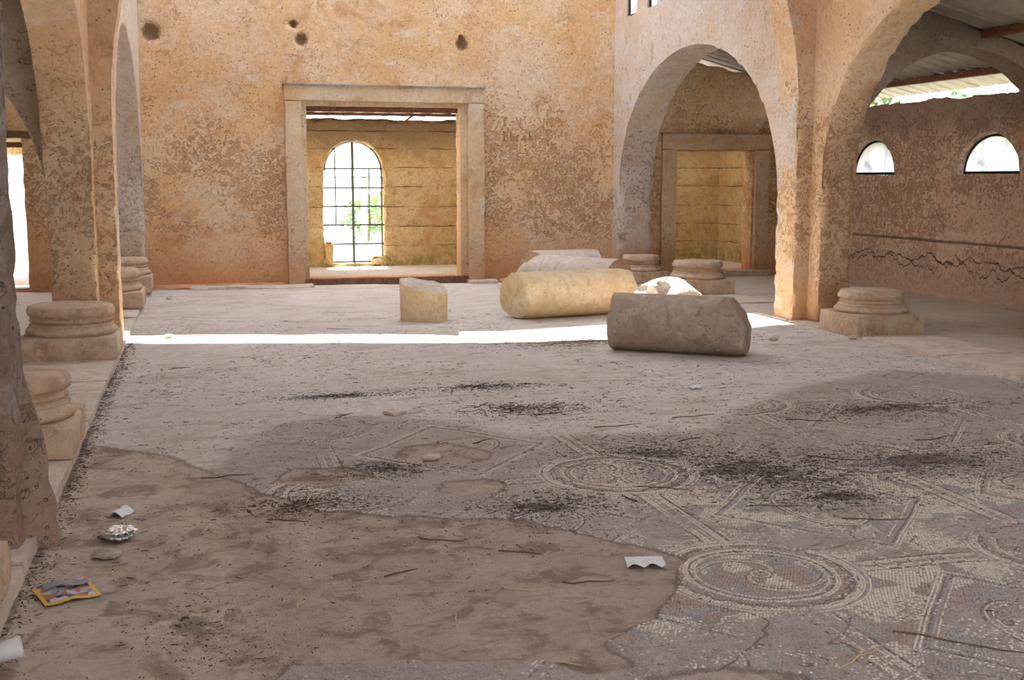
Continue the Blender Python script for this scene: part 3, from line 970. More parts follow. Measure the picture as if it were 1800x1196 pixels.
# ------------------------------------------------------------------ half round windows of the aisles
def half_window(n, xw, a_, b_, sgn):
    r = empty('window_%d' % n, (xw + sgn * .12, (a_ + b_) / 2, 1.67), kind='structure')
    h_, ht = (b_ - a_) / 2 - .015, .485
    P_ = [(0, h_ * math.cos(q), .01 + ht * math.sin(q)) for q in np.linspace(0, math.pi, 21)]
    V, F = tube(P_, [.02] * 21, 6)
    mesh_obj('frame', V, F, M_frame, r)
    V, F = bar_mesh((0, -h_, .012), (0, h_, .012), .026)
    mesh_obj('sill_bar', V, F, M_frame, r)
    n_ = len(P_)
    V = [(p[0] - .003, p[1], p[2]) for p in P_] + [(p[0] + .003, p[1], p[2]) for p in P_]
    F = [tuple(range(n_)), tuple(range(2 * n_ - 1, n_ - 1, -1))] + [(i, i + n_, (i + 1) % n_ + n_, (i + 1) % n_) for i in range(n_)]
    mesh_obj('pane', V, F, M_pane, r)
    V, F = bar_mesh((sgn * .03, -h_ * .35, .02), (sgn * .03, -h_ * .35, ht * .92), .009)
    mesh_obj('glazing_bar', V, F, M_iron, r)
    V, F = bar_mesh((sgn * .03, h_ * .4, .02), (sgn * .03, h_ * .4, ht * .9), .009)
    mesh_obj('glazing_bar', V, F, M_iron, r)


for i, (a_, b_) in enumerate(WIN):
    half_window(2 + i, 9.8, a_, b_, 1)

# clerestory windows high in the far bay wall: shallow reveal, steel frame and pane
for i, (ya, yb) in enumerate(((16.90, 17.33), (16.10, 16.47))):
    z0_, z1_ = 4.07, 4.95
    r = empty('window_%d' % (8 + i), (XR + .06, (ya + yb) / 2, z0_), kind='structure')
    w_ = (yb - ya) / 2
    for p0, p1 in (((0, -w_, 0), (0, w_, 0)), ((0, -w_, .88), (0, w_, .88)), ((0, -w_, 0), (0, -w_, .88)), ((0, w_, 0), (0, w_, .88))):
        V, F = bar_mesh(p0, p1, .028)
        mesh_obj('frame', V, F, M_frame, r)
    rough_box('pane', (.0, -w_, 0), (.006, w_, .88), M_pane, r, .5, arris=0, mid=0, big=0, fine=0)


# ------------------------------------------------------------------ roofs
def ribbed_sheet(name, y0, y1, xa, xb, zf, mat, parent, pitch_=.30, amp=.028, thick=.004):
    """trapezoid ribs running down the slope (along x)"""
    prof = []
    y = y0
    while y < y1 - 1e-6:
        for u, h_ in ((0, 0), (.70, 0), (.78, 1), (.92, 1)):
            if y + u * pitch_ <= y1: prof.append((y + u * pitch_, h_ * amp))
        y += pitch_
    prof.append((y1, 0))
    xs = np.linspace(xa, xb, 4)
    V, F = [], []
    for top_ in (0, 1):
        for yy, hh in prof:
            for x in xs: V.append((x, yy, zf(x) + hh + top_ * thick))
    n_, m2 = len(prof), len(xs)
    for i in range(n_ - 1):
        for j in range(m2 - 1):
            q = i * m2 + j
            F.append((q, q + 1, q + m2 + 1, q + m2))
            q += n_ * m2
            F.append((q, q + m2, q + m2 + 1, q + 1))
    return mesh_obj(name, V, F, mat, parent)


def aisle_roof(name, mirror):
    r = empty(name, (0, 0, 0), kind='structure')
    zf0 = lambda x: 3.66 - .255 * (x - 7.5)
    zf = (lambda x: zf0(mx_(x))) if mirror else zf0
    k = 0
    y = -1.8
    while y < 18.3:
        y1 = min(y + .9, 18.4)
        xa, xb = (7.0, 10.6)
        if mirror: xa, xb = mx_(xa), mx_(xb)
        ribbed_sheet('roof_sheet', y, y1, xa, xb, (lambda x, k=k: zf(x) + .002 * (k % 3)), M_sheet, r)
        y += .9
        k += 1
    for xb_, hh in ((7.4, .08), (8.85, .09), (9.93, .085)):
        x_ = mx_(xb_) if mirror else xb_
        z_ = zf(x_)
        rough_box('purlin', (x_ - .045, -1.8, z_ - hh - .012), (x_ + .045, 18.3, z_ - .012), M_rust, r, .3, arris=.004, mid=.003, big=.006, seed=91)
    return r


aisle_roof('aisle_roof', False)
aisle_roof('aisle_roof', True)

# rear room roof: wavy rusty sheet on a thin beam
r = empty('rear_roof', (0, 0, 0), kind='structure')
xs = np.arange(-5.2, 9.9, .0425)
ys = np.array([19.85, 20.1, 20.5, 21.0])
V = []
for tp in (0, .004):
    for yy in ys:
        for x in xs:
            V.append((x, yy, 2.745 + .03 * (20.25 - yy) + .024 * math.cos(x * 2 * math.pi / .34) + tp))
n_ = len(xs)
F = []
for j in range(3):
    for i in range(n_ - 1):
        q = j * n_ + i
        F.append((q, q + 1, q + n_ + 1, q + n_))
        F.append((q + 4 * n_, q + 5 * n_, q + 5 * n_ + 1, q + 4 * n_ + 1))
mesh_obj('roof_sheet', V, F, M_roomsheet, r)
rough_box('purlin', (-5.2, 20.22, 2.675), (9.8, 20.28, 2.722), M_rust, r, .3, arris=.003, mid=.002, big=.004, seed=92)
V, F = bar_mesh((3.46, 20.3, 2.58), (3.62, 20.2, 2.70), .02); mesh_obj('strut', V, F, M_rust, r)
V = [(x_, y_, z_) for z_ in (2.80, 2.82) for x_, y_ in ((-5.2, 18.17), (6.6, 18.17), (6.6, 19.9), (-5.2, 19.9))]
mesh_obj('added_translucent_panel', V, [(3, 2, 1, 0), (4, 5, 6, 7), (0, 1, 5, 4), (1, 2, 6, 5), (2, 3, 7, 6), (3, 0, 4, 7)], M_trans2, r)  # out-of-view panel added to light the rear room
V = [(x_, y_, z_) for z_ in (2.80, 2.82) for x_, y_ in ((6.65, 18.17), (10.0, 18.17), (10.0, 19.9), (6.65, 19.9))]
mesh_obj('added_translucent_panel', V, [(3, 2, 1, 0), (4, 5, 6, 7), (0, 1, 5, 4), (1, 2, 6, 5), (2, 3, 7, 6), (3, 0, 4, 7)], M_trans2, r)  # second added panel, lighting the right part of the room
for xr_ in ():
    rough_box('rafter', (xr_ - .04, 18.2, 2.78), (xr_ + .04, 20.9, 2.84), M_rust, r, .3, arris=.003, seed=93)

# unseen nave canopy added for soft light: dim translucent sheets over the near bay, pale translucent sheets over the far bay, and the gap shaped to let the sun stripe in
ZC = 7.7
SH = (-SUNX / SUNK * ZC, ZC / SUNK)
near_edge = [(-1.2, 12.06), (-.7, 11.93), (1.73, 11.28), (2.43, 11.14), (3.96, 11.03), (4.8, 11.12), (6.0, 11.62), (7.6, 11.8)]
far_edge = [(7.6, 13.0), (6.5, 12.75), (4.39, 12.22), (3.2, 11.98), (2.64, 12.02), (2.55, 11.62), (1.82, 11.91), (-.68, 12.50), (-1.2, 12.6)]


def sheet_poly(name, poly, mat, parent):
    n_ = len(poly)
    V = [(x, y, ZC) for x, y in poly] + [(x, y, ZC + .02) for x, y in poly]
    F = [tuple(range(n_))[::-1], tuple(range(n_, 2 * n_))] + [(i, (i + 1) % n_, (i + 1) % n_ + n_, i + n_) for i in range(n_)]
    return mesh_obj(name, V, F, mat, parent)


can = empty('added_nave_roof', (0, 0, 0), kind='structure')
ne = [(x + SH[0], y + SH[1]) for x, y in near_edge]
fe_ = [(x + SH[0], y + SH[1]) for x, y in far_edge]
sheet_poly('added_dim_panel', [(-3.2, -2.0), (8.6, -2.0), (8.6, ne[-1][1]), *ne[::-1], (-3.2, ne[0][1])], M_trans3, can)
sheet_poly('added_translucent_panel', [(-3.2, fe_[-1][1]), *fe_[::-1], (8.6, fe_[0][1]), (8.6, 19.9), (-3.2, 19.9)], M_trans, can)


# ------------------------------------------------------------------ column bases
def lathe_base(name, prof, mat, parent, seed, seg=72, broken=None, amp=.006):
    V, F = [], []
    for r_, z_ in prof:
        for i in range(seg):
            a_ = 2 * math.pi * i / seg
            V.append((r_ * math.cos(a_), r_ * math.sin(a_), z_))
    V = np.array(V)
    n_ = len(prof)
    for j in range(n_ - 1):
        for i in range(seg):
            F.append((j * seg + i, j * seg + (i + 1) % seg, (j + 1) * seg + (i + 1) % seg, (j + 1) * seg + i))
    rad = V.copy(); rad[:, 2] = 0
    L = np.linalg.norm(rad, axis=1, keepdims=True)
    rad = rad / np.maximum(L, 1e-6)
    off = V + seed * 3.1
    V = V + rad * (amp * fbm(off, 9, 3, seed) + amp * .6 * vnoise(off, 30, seed + 1))[:, None] * np.minimum(1, L / .1)
    V[:, 2] += amp * .5 * fbm(off, 8, 2, seed + 3)
    if broken:
        V = broken(V)
    nV = len(V)
    V = np.vstack([V, V[:seg].mean(0), V[-seg:].mean(0)])
    for i in range(seg):
        F.append((nV, (i + 1) % seg, i))
        F.append((nV + 1, (n_ - 1) * seg + i, (n_ - 1) * seg + (i + 1) % seg))
    return mesh_obj(name, V, F, mat, parent, smooth=55)


def arc(r0, z0_, z1_, bulge, n_=7):
    return [(r0 + bulge * math.sin(math.pi * k / n_), z0_ + (z1_ - z0_) * k / n_) for k in range(n_ + 1)]


def column_base(x, y, z, label, seed, plinth=.385, ph=.2, tor=.36, stub=.31, top=.46, rot=0, mat=M_base, broken=None, worn=.012):
    r = empty('column_pedestal', (x, y, z), rot, label=label, cat='column base')
    rough_box('plinth', (-plinth, -plinth, 0), (plinth, plinth, ph), mat, r, .035, arris=worn, mid=.006, big=.006, seed=seed)
    h = top - ph
    prof = arc(tor - .035, ph - .01, ph + h * .30, .035) + [(tor - .03, ph + h * .34), (tor - .035, ph + h * .38)]
    lathe_base('lower_torus', prof, mat, r, seed + 1)
    prof = [(tor - .035, ph + h * .36), (tor - .06, ph + h * .42), (stub + .004, ph + h * .50), (stub - .012, ph + h * .58), (stub - .005, ph + h * .64)]
    lathe_base('scotia', prof, mat, r, seed + 2)
    k_ = [(stub - .01, ph + h * .62), (stub + .012, ph + h * .68), (stub + .016, ph + h * .8), (stub + .006, ph + h * .9), (stub, ph + h * .97),
          (stub - .02, ph + h), (stub * .7, ph + h * 1.01), (stub * .4, ph + h), (stub * .15, ph + h * .99)]
    lathe_base('upper_torus', k_, mat, r, seed + 3, broken=broken, amp=.016)
    return r


def brk(V):
    V = V.copy()
    n_ = fbm(V, 9, 3, 12)
    s_ = V[:, 0] * .35 - V[:, 1] * .9
    m_ = np.clip((s_ - .16 - .05 * n_) / .1, 0, 1)
    V[:, 2] -= m_ * .05 * (V[:, 2] > .36)
    V[:, 0] *= 1 - .05 * m_; V[:, 1] *= 1 - .08 * m_
    return V


BX, BXl = 6.755, mx_(6.755)
column_base(BX, 10.77, .015, 'tan stone column base with square plinth, alone on the right before the pier', 300, ph=.215, tor=.38, stub=.325, top=.44, broken=brk)
column_base(6.70, 15.10, .012, 'orange stone column base behind the white sunlit drum, inside the right far arch', 310, plinth=.39, ph=.22, tor=.385, stub=.335, top=.46)
column_base(6.60, 17.02, .010, 'shaded brown column base in the corner by the right back wall', 320, plinth=.34, ph=.18, tor=.33, stub=.28, top=.42)
column_base(BXl - .02, 10.90, .04, 'large worn column base on the left, in front of the dark pier', 330, plinth=.40, ph=.21, tor=.385, stub=.35, top=.465, worn=.03)
column_base(BXl, 7.20, .04, 'worn column base with round moulding on the left, nearest whole one to the camera', 340, plinth=.385, ph=.185, tor=.37, stub=.325, top=.44, worn=.03)
column_base(BXl + .01, 15.05, .04, 'honey coloured column base beyond the left pier, nearer of two', 350, plinth=.40, ph=.21, tor=.385, stub=.35, top=.47, worn=.03)
column_base(BXl + .03, 17.15, .04, 'orange column base at the foot of the back wall, far left', 360, plinth=.40, ph=.24, tor=.385, stub=.34, top=.47, worn=.03)
blk = rough_box('stone_block', (-.40, -.36, 0), (.40, .36, .20), M_base, None, .035, arris=.09, mid=.012, big=.02, seed=370)
blk.location = (BXl - .035, 4.34, .04)
tag(blk, 'rounded tan stone block cut off by the lower left edge of the photo', 'stone block')


# ------------------------------------------------------------------ column drums
def drum(name, p0, p1, r_, mat, label, seed, cuts=(), seg=64, end_tilt=(0, 0), chip=.02, r1=None, group=None, endmat=None):
    """lying drum from p0 to p1 (axis points at ground level, xy); cuts: (point_local, normal_local, rough)"""
    p0, p1 = Vector((*p0, r_ - .012)), Vector((*p1, (r1 or r_) - .012))
    ax_ = (p1 - p0)
    L = ax_.length
    ax_.normalize()
    r1 = r1 or r_
    n_ = int(L / .035)
    V, F = [], []
    rings = []
    for rr in (.15, .4, .65, .85, .96):
        rings.append((0, rr))
    for k in range(n_ + 1): rings.append((L * k / n_, 1.0))
    for rr in (.96, .85, .65, .4, .15): rings.append((L, rr))
    for xk, rr in rings:
        rad = (r_ + (r1 - r_) * xk / L) * rr
        for i in range(seg):
            a_ = 2 * math.pi * i / seg
            V.append((xk, rad * math.cos(a_), rad * math.sin(a_)))
    V = np.array(V)
    nr = len(rings)
    for j in range(nr - 1):
        for i in range(seg):
            F.append((j * seg + i, (j + 1) * seg + i, (j + 1) * seg + (i + 1) % seg, j * seg + (i + 1) % seg))
    off = V + seed * 1.7
    rad = np.hypot(V[:, 1], V[:, 2])
    u = V.copy(); u[:, 0] = 0; u /= np.maximum(rad, 1e-6)[:, None]
    surf = (rad > r_ * .9)
    V = V + u * (surf * (.006 * fbm(off, 3, 3, seed) + .002 * vnoise(off, 25, seed + 2)))[:, None]
    # worn edges at both ends
    ed = np.maximum(np.exp(-V[:, 0] / .022), np.exp(-(L - V[:, 0]) / .022)) * (rad > r_ * .9)
    ch = np.clip(fbm(off, 8, 3, seed + 5) + .35, 0, 1)
    V = V - u * (ed * ch * chip)[:, None]
    # end faces: tilt and roughness
    e0 = (V[:, 0] < L * .5)
    wgt0 = np.clip(1 - V[:, 0] / (L * .35), 0, 1)
    wgt1 = np.clip(1 - (L - V[:, 0]) / (L * .35), 0, 1)
    V[:, 0] += wgt0 * V[:, 1] * end_tilt[0] + wgt1 * V[:, 1] * end_tilt[1]
    V[:, 0] += (wgt0 - wgt1) * .012 * fbm(off, 6, 3, seed + 8)
    for pt, nn, ro in cuts:
        nn = np.array(nn, float); nn /= np.linalg.norm(nn)
        d_ = (V - np.array(pt)) @ nn + ro * fbm(off, 7, 3, seed + 11)
        V = V - nn[None, :] * np.clip(d_, 0, None)[:, None]
    nV = len(V)
    V = np.vstack([V, V[:seg].mean(0), V[-seg:].mean(0)])
    for i in range(seg):
        F.append((nV, i, (i + 1) % seg))
        F.append((nV + 1, (nr - 1) * seg + (i + 1) % seg, (nr - 1) * seg + i))
    mi = np.zeros(len(F), int)
    if endmat:
        for side, j0, j1 in ((0, 0, 5), (1, nr - 6, nr - 1)):
            if endmat[side]:
                mi[j0 * seg:j1 * seg] = 1
                mi[(nr - 1) * seg + side::2] = 1
    o = mesh_obj(name, V, F, None, None, smooth=50, mats=[mat, (endmat[0] or endmat[1]) if endmat else mat], midx=mi)
    q = Vector((1, 0, 0)).rotation_difference(ax_)
    o.rotation_mode = 'QUATERNION'
    o.rotation_quaternion = q
    o.location = p0
    tag(o, label, 'column drum', group or 'fallen column drums')
    return o, L


drum('column_drum', (3.78, 10.42), (4.80, 9.68), .272, M_drumA, 'grey brown column drum lying nearest, with a spalled right end', 400,
     cuts=[((1.06, -.16, .12), (.45, -.55, .35), .05), ((1.19, 0, .12), (.9, 0, .5), .02)], chip=.03)
drum('column_drum', (3.47, 13.0), (4.90, 13.22), .272, M_drumB, 'honey coloured long column drum behind the stripe of sun', 410, end_tilt=(-.22, -.25), chip=.03,
     cuts=[((.06, -.2, -.05), (-.9, -.5, -.1), .03)])
drum('column_drum', (4.52, 16.3), (5.40, 14.72), .275, M_drumC, 'pale grey topped column drum with an orange round end facing right', 420, end_tilt=(0, 0), chip=.02, endmat=(None, M_drumD),
     cuts=[((.3, 0, .2), (-.7, .1, .6), .05)])
drum('column_drum', (4.84, 17.0), (5.86, 16.95), .272, M_drumC, 'pinkish column drum lying farthest, against the back wall', 430, end_tilt=(-.6, 0), chip=.03, endmat=(M_drumD, None))
drum('column_drum', (4.66, 11.75), (5.25, 12.15), .27, M_drumC, 'short broken column drum glaring white in full sun', 440, end_tilt=(0, 0), chip=.05,
     cuts=[((.12, 0, .10), (-.75, -.2, .55), .08), ((.5, 0, .2), (.6, 0, .6), .04)])

# upright stump with a slanting broken top
seg = 64
V, F = [], []
rings = [(0.0, 1.0)] + [(.03 * k, 1.0) for k in range(1, 17)] + [(.48, q) for q in (.95, .8, .6, .35, .12)]
for z_, rr in rings:
    for i in range(seg):
        a_ = 2 * math.pi * i / seg
        V.append((.27 * rr * math.cos(a_), .27 * rr * math.sin(a_), z_))
V = np.array(V)
for j in range(len(rings) - 1):
    for i in range(seg):
        F.append((j * seg + i, j * seg + (i + 1) % seg, (j + 1) * seg + (i + 1) % seg, (j + 1) * seg + i))
off = V + 7
rad = np.hypot(V[:, 0], V[:, 1]) + 1e-6
V[:, :2] *= (1 + (.012 * fbm(off, 6, 3, 3) / rad * (rad > .2)))[:, None]
topz = .42 - .20 * V[:, 0] + .22 * V[:, 1] + .025 * fbm(off, 6, 3, 9)
V[:, 2] = V[:, 2] / .48 * topz
edge_ = (np.abs(V[:, 2] - topz) < .02) & (rad > .24)
V[edge_, 2] -= .015
nV = len(V)
V = np.vstack([V, V[-seg:].mean(0)])
F += [(nV, nV - seg + i, nV - seg + (i + 1) % seg) for i in range(seg)] + [tuple(range(seg))[::-1]]
mi = np.zeros(len(F), int)
mi[16 * seg:-1] = 1
o = mesh_obj('column_stump', V, F, None, None, smooth=50, mats=[M_drumB, M_drumC], midx=mi)
o.location = (2.44, 13.12, -.01)
tag(o, 'short upright column stump with slanting grey top, before the big doorway', 'column stump')


# ------------------------------------------------------------------ mosaic tesserae (far past 300 tiny tiles: one mesh)
def tessera_rows():
    """returns arrays: x, y, angle, length, width, colour index"""
    out_ = []

    def path(pts, col, w_=.0105, closed=False, l_=.0125):
        pts = np.array(pts, float)
        if closed: pts = np.vstack([pts, pts[:1]])
        seg_ = np.diff(pts, axis=0)
        L = np.hypot(seg_[:, 0], seg_[:, 1])
        cum = np.concatenate([[0], np.cumsum(L)])
        n_ = max(1, int(cum[-1] / (l_ + .0015)))
        s = (np.arange(n_) + .5) / n_ * cum[-1]
        x = np.interp(s, cum, pts[:, 0]); y = np.interp(s, cum, pts[:, 1])
        k = np.clip(np.searchsorted(cum, s) - 1, 0, len(L) - 1)
        an = np.arctan2(seg_[k, 1], seg_[k, 0])
        out_.append(np.stack([x, y, an, np.full(n_, l_), np.full(n_, w_), np.full(n_, col)], 1))

    def ring(cx, cy_, r_, col, a0=0, a1=2 * math.pi, wob=0.0, nw=16):
        n_ = max(12, int(abs(a1 - a0) * r_ / .03))
        A = np.linspace(a0, a1, n_)
        rr = r_ + wob * np.sign(np.sin(A * nw)) if wob else r_
        path(np.stack([cx + rr * np.cos(A), cy_ + rr * np.sin(A)], 1), col)

    W, G, D, R = 0, 1, 2, 3
    xs_ = [.68, 2.17, 3.65, 5.13]
    ys_ = [2.5, 4.17, 5.90, 7.55]
    for i, cx in enumerate(xs_):
        for j, cy_ in enumerate(ys_):
            st = (i * 2 + j) % 3
            for k in range(3): ring(cx, cy_, .295 + k * .0115, D if k == 0 else W)
            ring(cx, cy_, .335, R); ring(cx, cy_, .3465, R)
            ring(cx, cy_, .362, D, wob=.008, nw=22)
            ring(cx, cy_, .374, D); ring(cx, cy_, .386, W, wob=.006, nw=22)
            for k in range(4): ring(cx, cy_, .40 + k * .0115, W if k in (0, 1, 3) else G)
            if st == 0:      # swirling blades
                for b in range(2):
                    A = np.linspace(0, 1, 30)
                    for q in range(5):
                        ph = b * math.pi + q * .10
                        rr = .05 + .215 * A
                        path(np.stack([cx + rr * np.cos(ph + A * 2.6), cy_ + rr * np.sin(ph + A * 2.6)], 1), (D, W, R, W, D)[q])
                for k in range(4): ring(cx, cy_, .015 + k * .0118, (R, R, W, D)[k])
                for k in range(3): ring(cx, cy_, .25 + k * .012, (R, G, W)[k])
            elif st == 1:    # four looped petals
                for b in range(4):
                    ph = b * math.pi / 2 + .4
                    px_, py_ = cx + .15 * math.cos(ph), cy_ + .15 * math.sin(ph)
                    for k in range(5): ring(px_, py_, .03 + k * .0155, (R, W, R, W, D)[k])
                for k in range(2): ring(cx, cy_, .262 + k * .012, (W, R)[k])
                for k in range(3): ring(cx, cy_, .015 + k * .012, (W, D, W)[k])
            else:            # basket rows
                for k in range(-9, 10):
                    yy = k * .027
                    hl = math.sqrt(max(0, .27 ** 2 - yy * yy))
                    A = np.linspace(-hl, hl, 24)
                    path(np.stack([cx + A, cy_ + yy + .018 * np.sin(A * 38 + k * 1.3)], 1), (W, R, D, G)[k % 4])
            # links to the next medallions: four strand bands with rungs
            if i < 3:
                xa, xb = cx + .45, xs_[i + 1] - .45
                for k, c_ in enumerate((D, W, W, R, R, W, W, D)):
                    path([(xa, cy_ - .065 + k * .0175), (xb, cy_ - .065 + k * .0175)], c_)
                for kx in np.arange(xa + .1, xb - .05, .16):
                    ring(kx + .03, cy_, .04, W); ring(kx + .03, cy_, .052, D)
            if j < 3:
                ya, yb = cy_ + .45, ys_[j + 1] - .45
                for k, c_ in enumerate((D, W, W, R, R, W, W, D)):
                    path([(cx - .065 + k * .0175, ya), (cx - .065 + k * .0175, yb)], c_)
                for ky in np.arange(ya + .05, yb, .12):
                    path([(cx - .05, ky), (cx + .05, ky + .05)], W)
            if i < 3 and j < 3:
                mx2_, my2_ = (cx + xs_[i + 1]) / 2, (cy_ + ys_[j + 1]) / 2
                hx, hy = .60, .70
                for k, c_ in enumerate((W, W, D, G, W)):
                    s1 = 1 - k * .035
                    path([(mx2_ - hx * s1, my2_), (mx2_, my2_ - hy * s1), (mx2_ + hx * s1, my2_), (mx2_, my2_ + hy * s1)], c_, closed=True)
                for k in range(4):
                    A = np.linspace(0, 2 * math.pi, 40)
                    rx, ry = .34 - k * .014, .20 - k * .014
                    rot = .6 + i
                    ex, ey = rx * np.cos(A), ry * np.sin(A)
                    path(np.stack([mx2_ + ex * math.cos(rot) - ey * math.sin(rot), my2_ + ex * math.sin(rot) + ey * math.cos(rot)], 1), (D, W, R, W)[k])
                for q in range(7):
                    A = np.linspace(0, 1, 12)
                    ph = q * .9 + j
                    path(np.stack([mx2_ + .2 * A * np.cos(ph + A), my2_ + .14 * A * np.sin(ph + A)], 1), (W, D, R)[q % 3])
    return np.concatenate(out_)


T_ = tessera_rows()
T_ = np.hstack([T_, np.zeros((len(T_), 1))])
# plain field rows between the figures, kept off the figure tiles
cell = .012
occ_ = set(zip((T_[:, 0] / cell).astype(int), (T_[:, 1] / cell).astype(int)))
fx, fy = [], []
for row, y in enumerate(np.arange(2.4, 6.2, .0135)):
    x = np.arange(.1, 4.2, .0148) + (row % 2) * .007
    yy = y + .03 * np.sin(x * 2.1 + y * 1.3) + .012 * np.sin(x * 9 + y * 4)
    ok = np.array([(int(a_ / cell), int(b_ / cell)) not in occ_ for a_, b_ in zip(x, yy)])
    fx.append(x[ok]); fy.append(yy[ok])
fx = np.concatenate(fx); fy = np.concatenate(fy)
pf = np.stack([fx, fy, fx * 0], 1)
sel = fbm(pf, 3.2, 3, 140)
ci = np.where(sel > .10, 0, np.where(sel > -.06, 3, np.where(sel > -.22, 1, 0)))
T2 = np.stack([fx, fy, .06 * np.cos(fx * 2.1), np.full(len(fx), .0128), np.full(len(fx), .0112), ci, np.ones(len(fx))], 1)
T_ = np.vstack([T_, T2])
pp = np.stack([T_[:, 0], T_[:, 1], np.zeros(len(T_))], 1)
# the pavement has slumped, so the pattern wanders
T_[:, 0] += .025 * fbm(pp, 1.3, 2, 101)
T_[:, 1] += .025 * fbm(pp, 1.3, 2, 102)
pp = np.stack([T_[:, 0], T_[:, 1], np.zeros(len(T_))], 1)
e_, m_, soft_, ms_, li_ = floor_fields(pp)
wear = fbm(pp, 2.0, 4, 110) * .75 + rng.normal(0, .16, len(T_))
for cx, cy_ in ((2.17, 4.17), (2.17, 5.9)):
    wear -= .35 * np.exp(-(np.hypot(T_[:, 0] - cx, T_[:, 1] - cy_) / .45) ** 4)
field = T_[:, 6] > 0
wear[field] += .12 + np.clip((T_[field, 1] - 4.2) * .12, 0, 1)
depth = np.clip((T_[:, 1] - 5.2) / 6.0, 0, .5)
keep = (e_ < -.01) & (m_ > .03) & (wear < .16 - depth * .6) & (li_ < .7) & (T_[:, 0] < XR - .1) & (T_[:, 1] > 2.4)
T_ = T_[keep]
pp = pp[keep]
zf = floor_height(pp)
n_ = len(T_)
hl, hw = T_[:, 3] / 2 * rng.uniform(.8, 1.0, n_), T_[:, 4] / 2 * rng.uniform(.8, 1.0, n_)
an = T_[:, 2] + rng.normal(0, .06, n_)
ca, sa = np.cos(an), np.sin(an)
tz = rng.uniform(.0012, .0030, n_)
V = np.zeros((n_, 8, 3))
for q, (sx, sy) in enumerate(((-1, -1), (1, -1), (1, 1), (-1, 1))):
    for lvl, sc, dz in ((0, 1.0, -.004), (1, .86, 0)):
        x = hl * sx * sc; y = hw * sy * sc
        V[:, q + 4 * lvl, 0] = T_[:, 0] + x * ca - y * sa
        V[:, q + 4 * lvl, 1] = T_[:, 1] + x * sa + y * ca
        V[:, q + 4 * lvl, 2] = zf + (tz if lvl else dz)
fq = np.array([(4, 5, 6, 7), (0, 1, 5, 4), (1, 2, 6, 5), (2, 3, 7, 6), (3, 0, 4, 7)])
Q = (np.arange(n_)[:, None, None] * 8 + fq[None]).reshape(-1, 4)
tm = [simple('cream_tessera', (.70, .64, .55), .8, var=.18, scale=60), simple('grey_tessera', (.40, .385, .37), .8, var=.2, scale=60),
      simple('dark_tessera', (.24, .205, .19), .8, var=.25, scale=60), simple('rose_tessera', (.42, .335, .29), .8, var=.2, scale=60)]
o = mesh_obj('mosaic_tesserae', V.reshape(-1, 3), Q, mats=tm, midx=np.repeat(T_[:, 5].astype(int), 5), parent=floor)
tag(o, kind='stuff')


# ------------------------------------------------------------------ litter and debris
def shards(name, X_, Y_, ln, th, mat, label=None, cat=None, parent=None, hgt=.0, zadd=0.0):
    n_ = len(X_)
    p = np.stack([X_, Y_, np.zeros(n_)], 1)
    z_ = floor_height(p) + zadd
    an = rng.uniform(0, math.pi, n_)
    tl = rng.normal(0, .12, n_)
    V = np.zeros((n_, 6, 3))
    for e2, sg in ((0, -1), (1, 1)):
        for q in range(3):
            a_ = 2 * math.pi * q / 3 + rng.uniform(0, 2, n_)
            ox, oz = np.cos(a_) * th, np.sin(a_) * th * .8
            V[:, e2 * 3 + q, 0] = X_ + sg * ln / 2 * np.cos(an) - ox * np.sin(an)
            V[:, e2 * 3 + q, 1] = Y_ + sg * ln / 2 * np.sin(an) + ox * np.cos(an)
            V[:, e2 * 3 + q, 2] = z_ + th * .7 + oz + np.abs(sg * ln / 2 * tl) * .5 + rng.uniform(0, 1, n_) * hgt * 0
    f3_ = np.array([(0, 1, 4, 3), (1, 2, 5, 4), (2, 0, 3, 5)])
    Q = (np.arange(n_)[:, None, None] * 6 + f3_[None]).reshape(-1, 4)
    o = mesh_obj(name, V.reshape(-1, 3), Q, mat, parent)
    return tag(o, label, cat, kind='stuff')


xs_, ys_ = [], []
for x, y, sx, sy in LITTER:
    k = int(6500 * (sx * sy) ** .5 * (.22 if y < 4.5 else 1))
    xs_.append(rng.normal(x, sx * .9 * (1 + rng.uniform(0, 1, k) ** 3), k)); ys_.append(rng.normal(y, sy * .9 * (1 + rng.uniform(0, 1, k) ** 3), k))
k = 2200
xs_.append(XL + .04 + np.abs(rng.normal(0, .05, k))); ys_.append(rng.uniform(2.6, 12, k))
k = 11000
ux, uy = rng.uniform(XL, XR, k), 2.6 + (rng.uniform(0, 1, k) ** 1.3) * 11
dn = fbm(np.stack([ux, uy, uy * 0], 1), 1.1, 3, 130)
xs_.append(ux[dn > -.1]); ys_.append(uy[dn > -.1])
X_ = np.concatenate(xs_); Y_ = np.concatenate(ys_)
def clear_of_drums(X_, Y_):
    ok = np.hypot(X_ - 2.44, Y_ - 13.12) > .3
    for (xa, ya), (xb, yb) in (((3.78, 10.42), (4.80, 9.68)), ((3.44, 13.0), (4.9, 13.22)), ((4.52, 16.3), (5.40, 14.72)), ((4.84, 17.0), (5.86, 16.95)), ((4.66, 11.75), (5.25, 12.15))):
        ex, ey = xb - xa, yb - ya
        u_ = np.clip(((X_ - xa) * ex + (Y_ - ya) * ey) / (ex * ex + ey * ey), -.05, 1.05)
        ok &= np.hypot(X_ - xa - u_ * ex, Y_ - ya - u_ * ey) > .26
    return ok


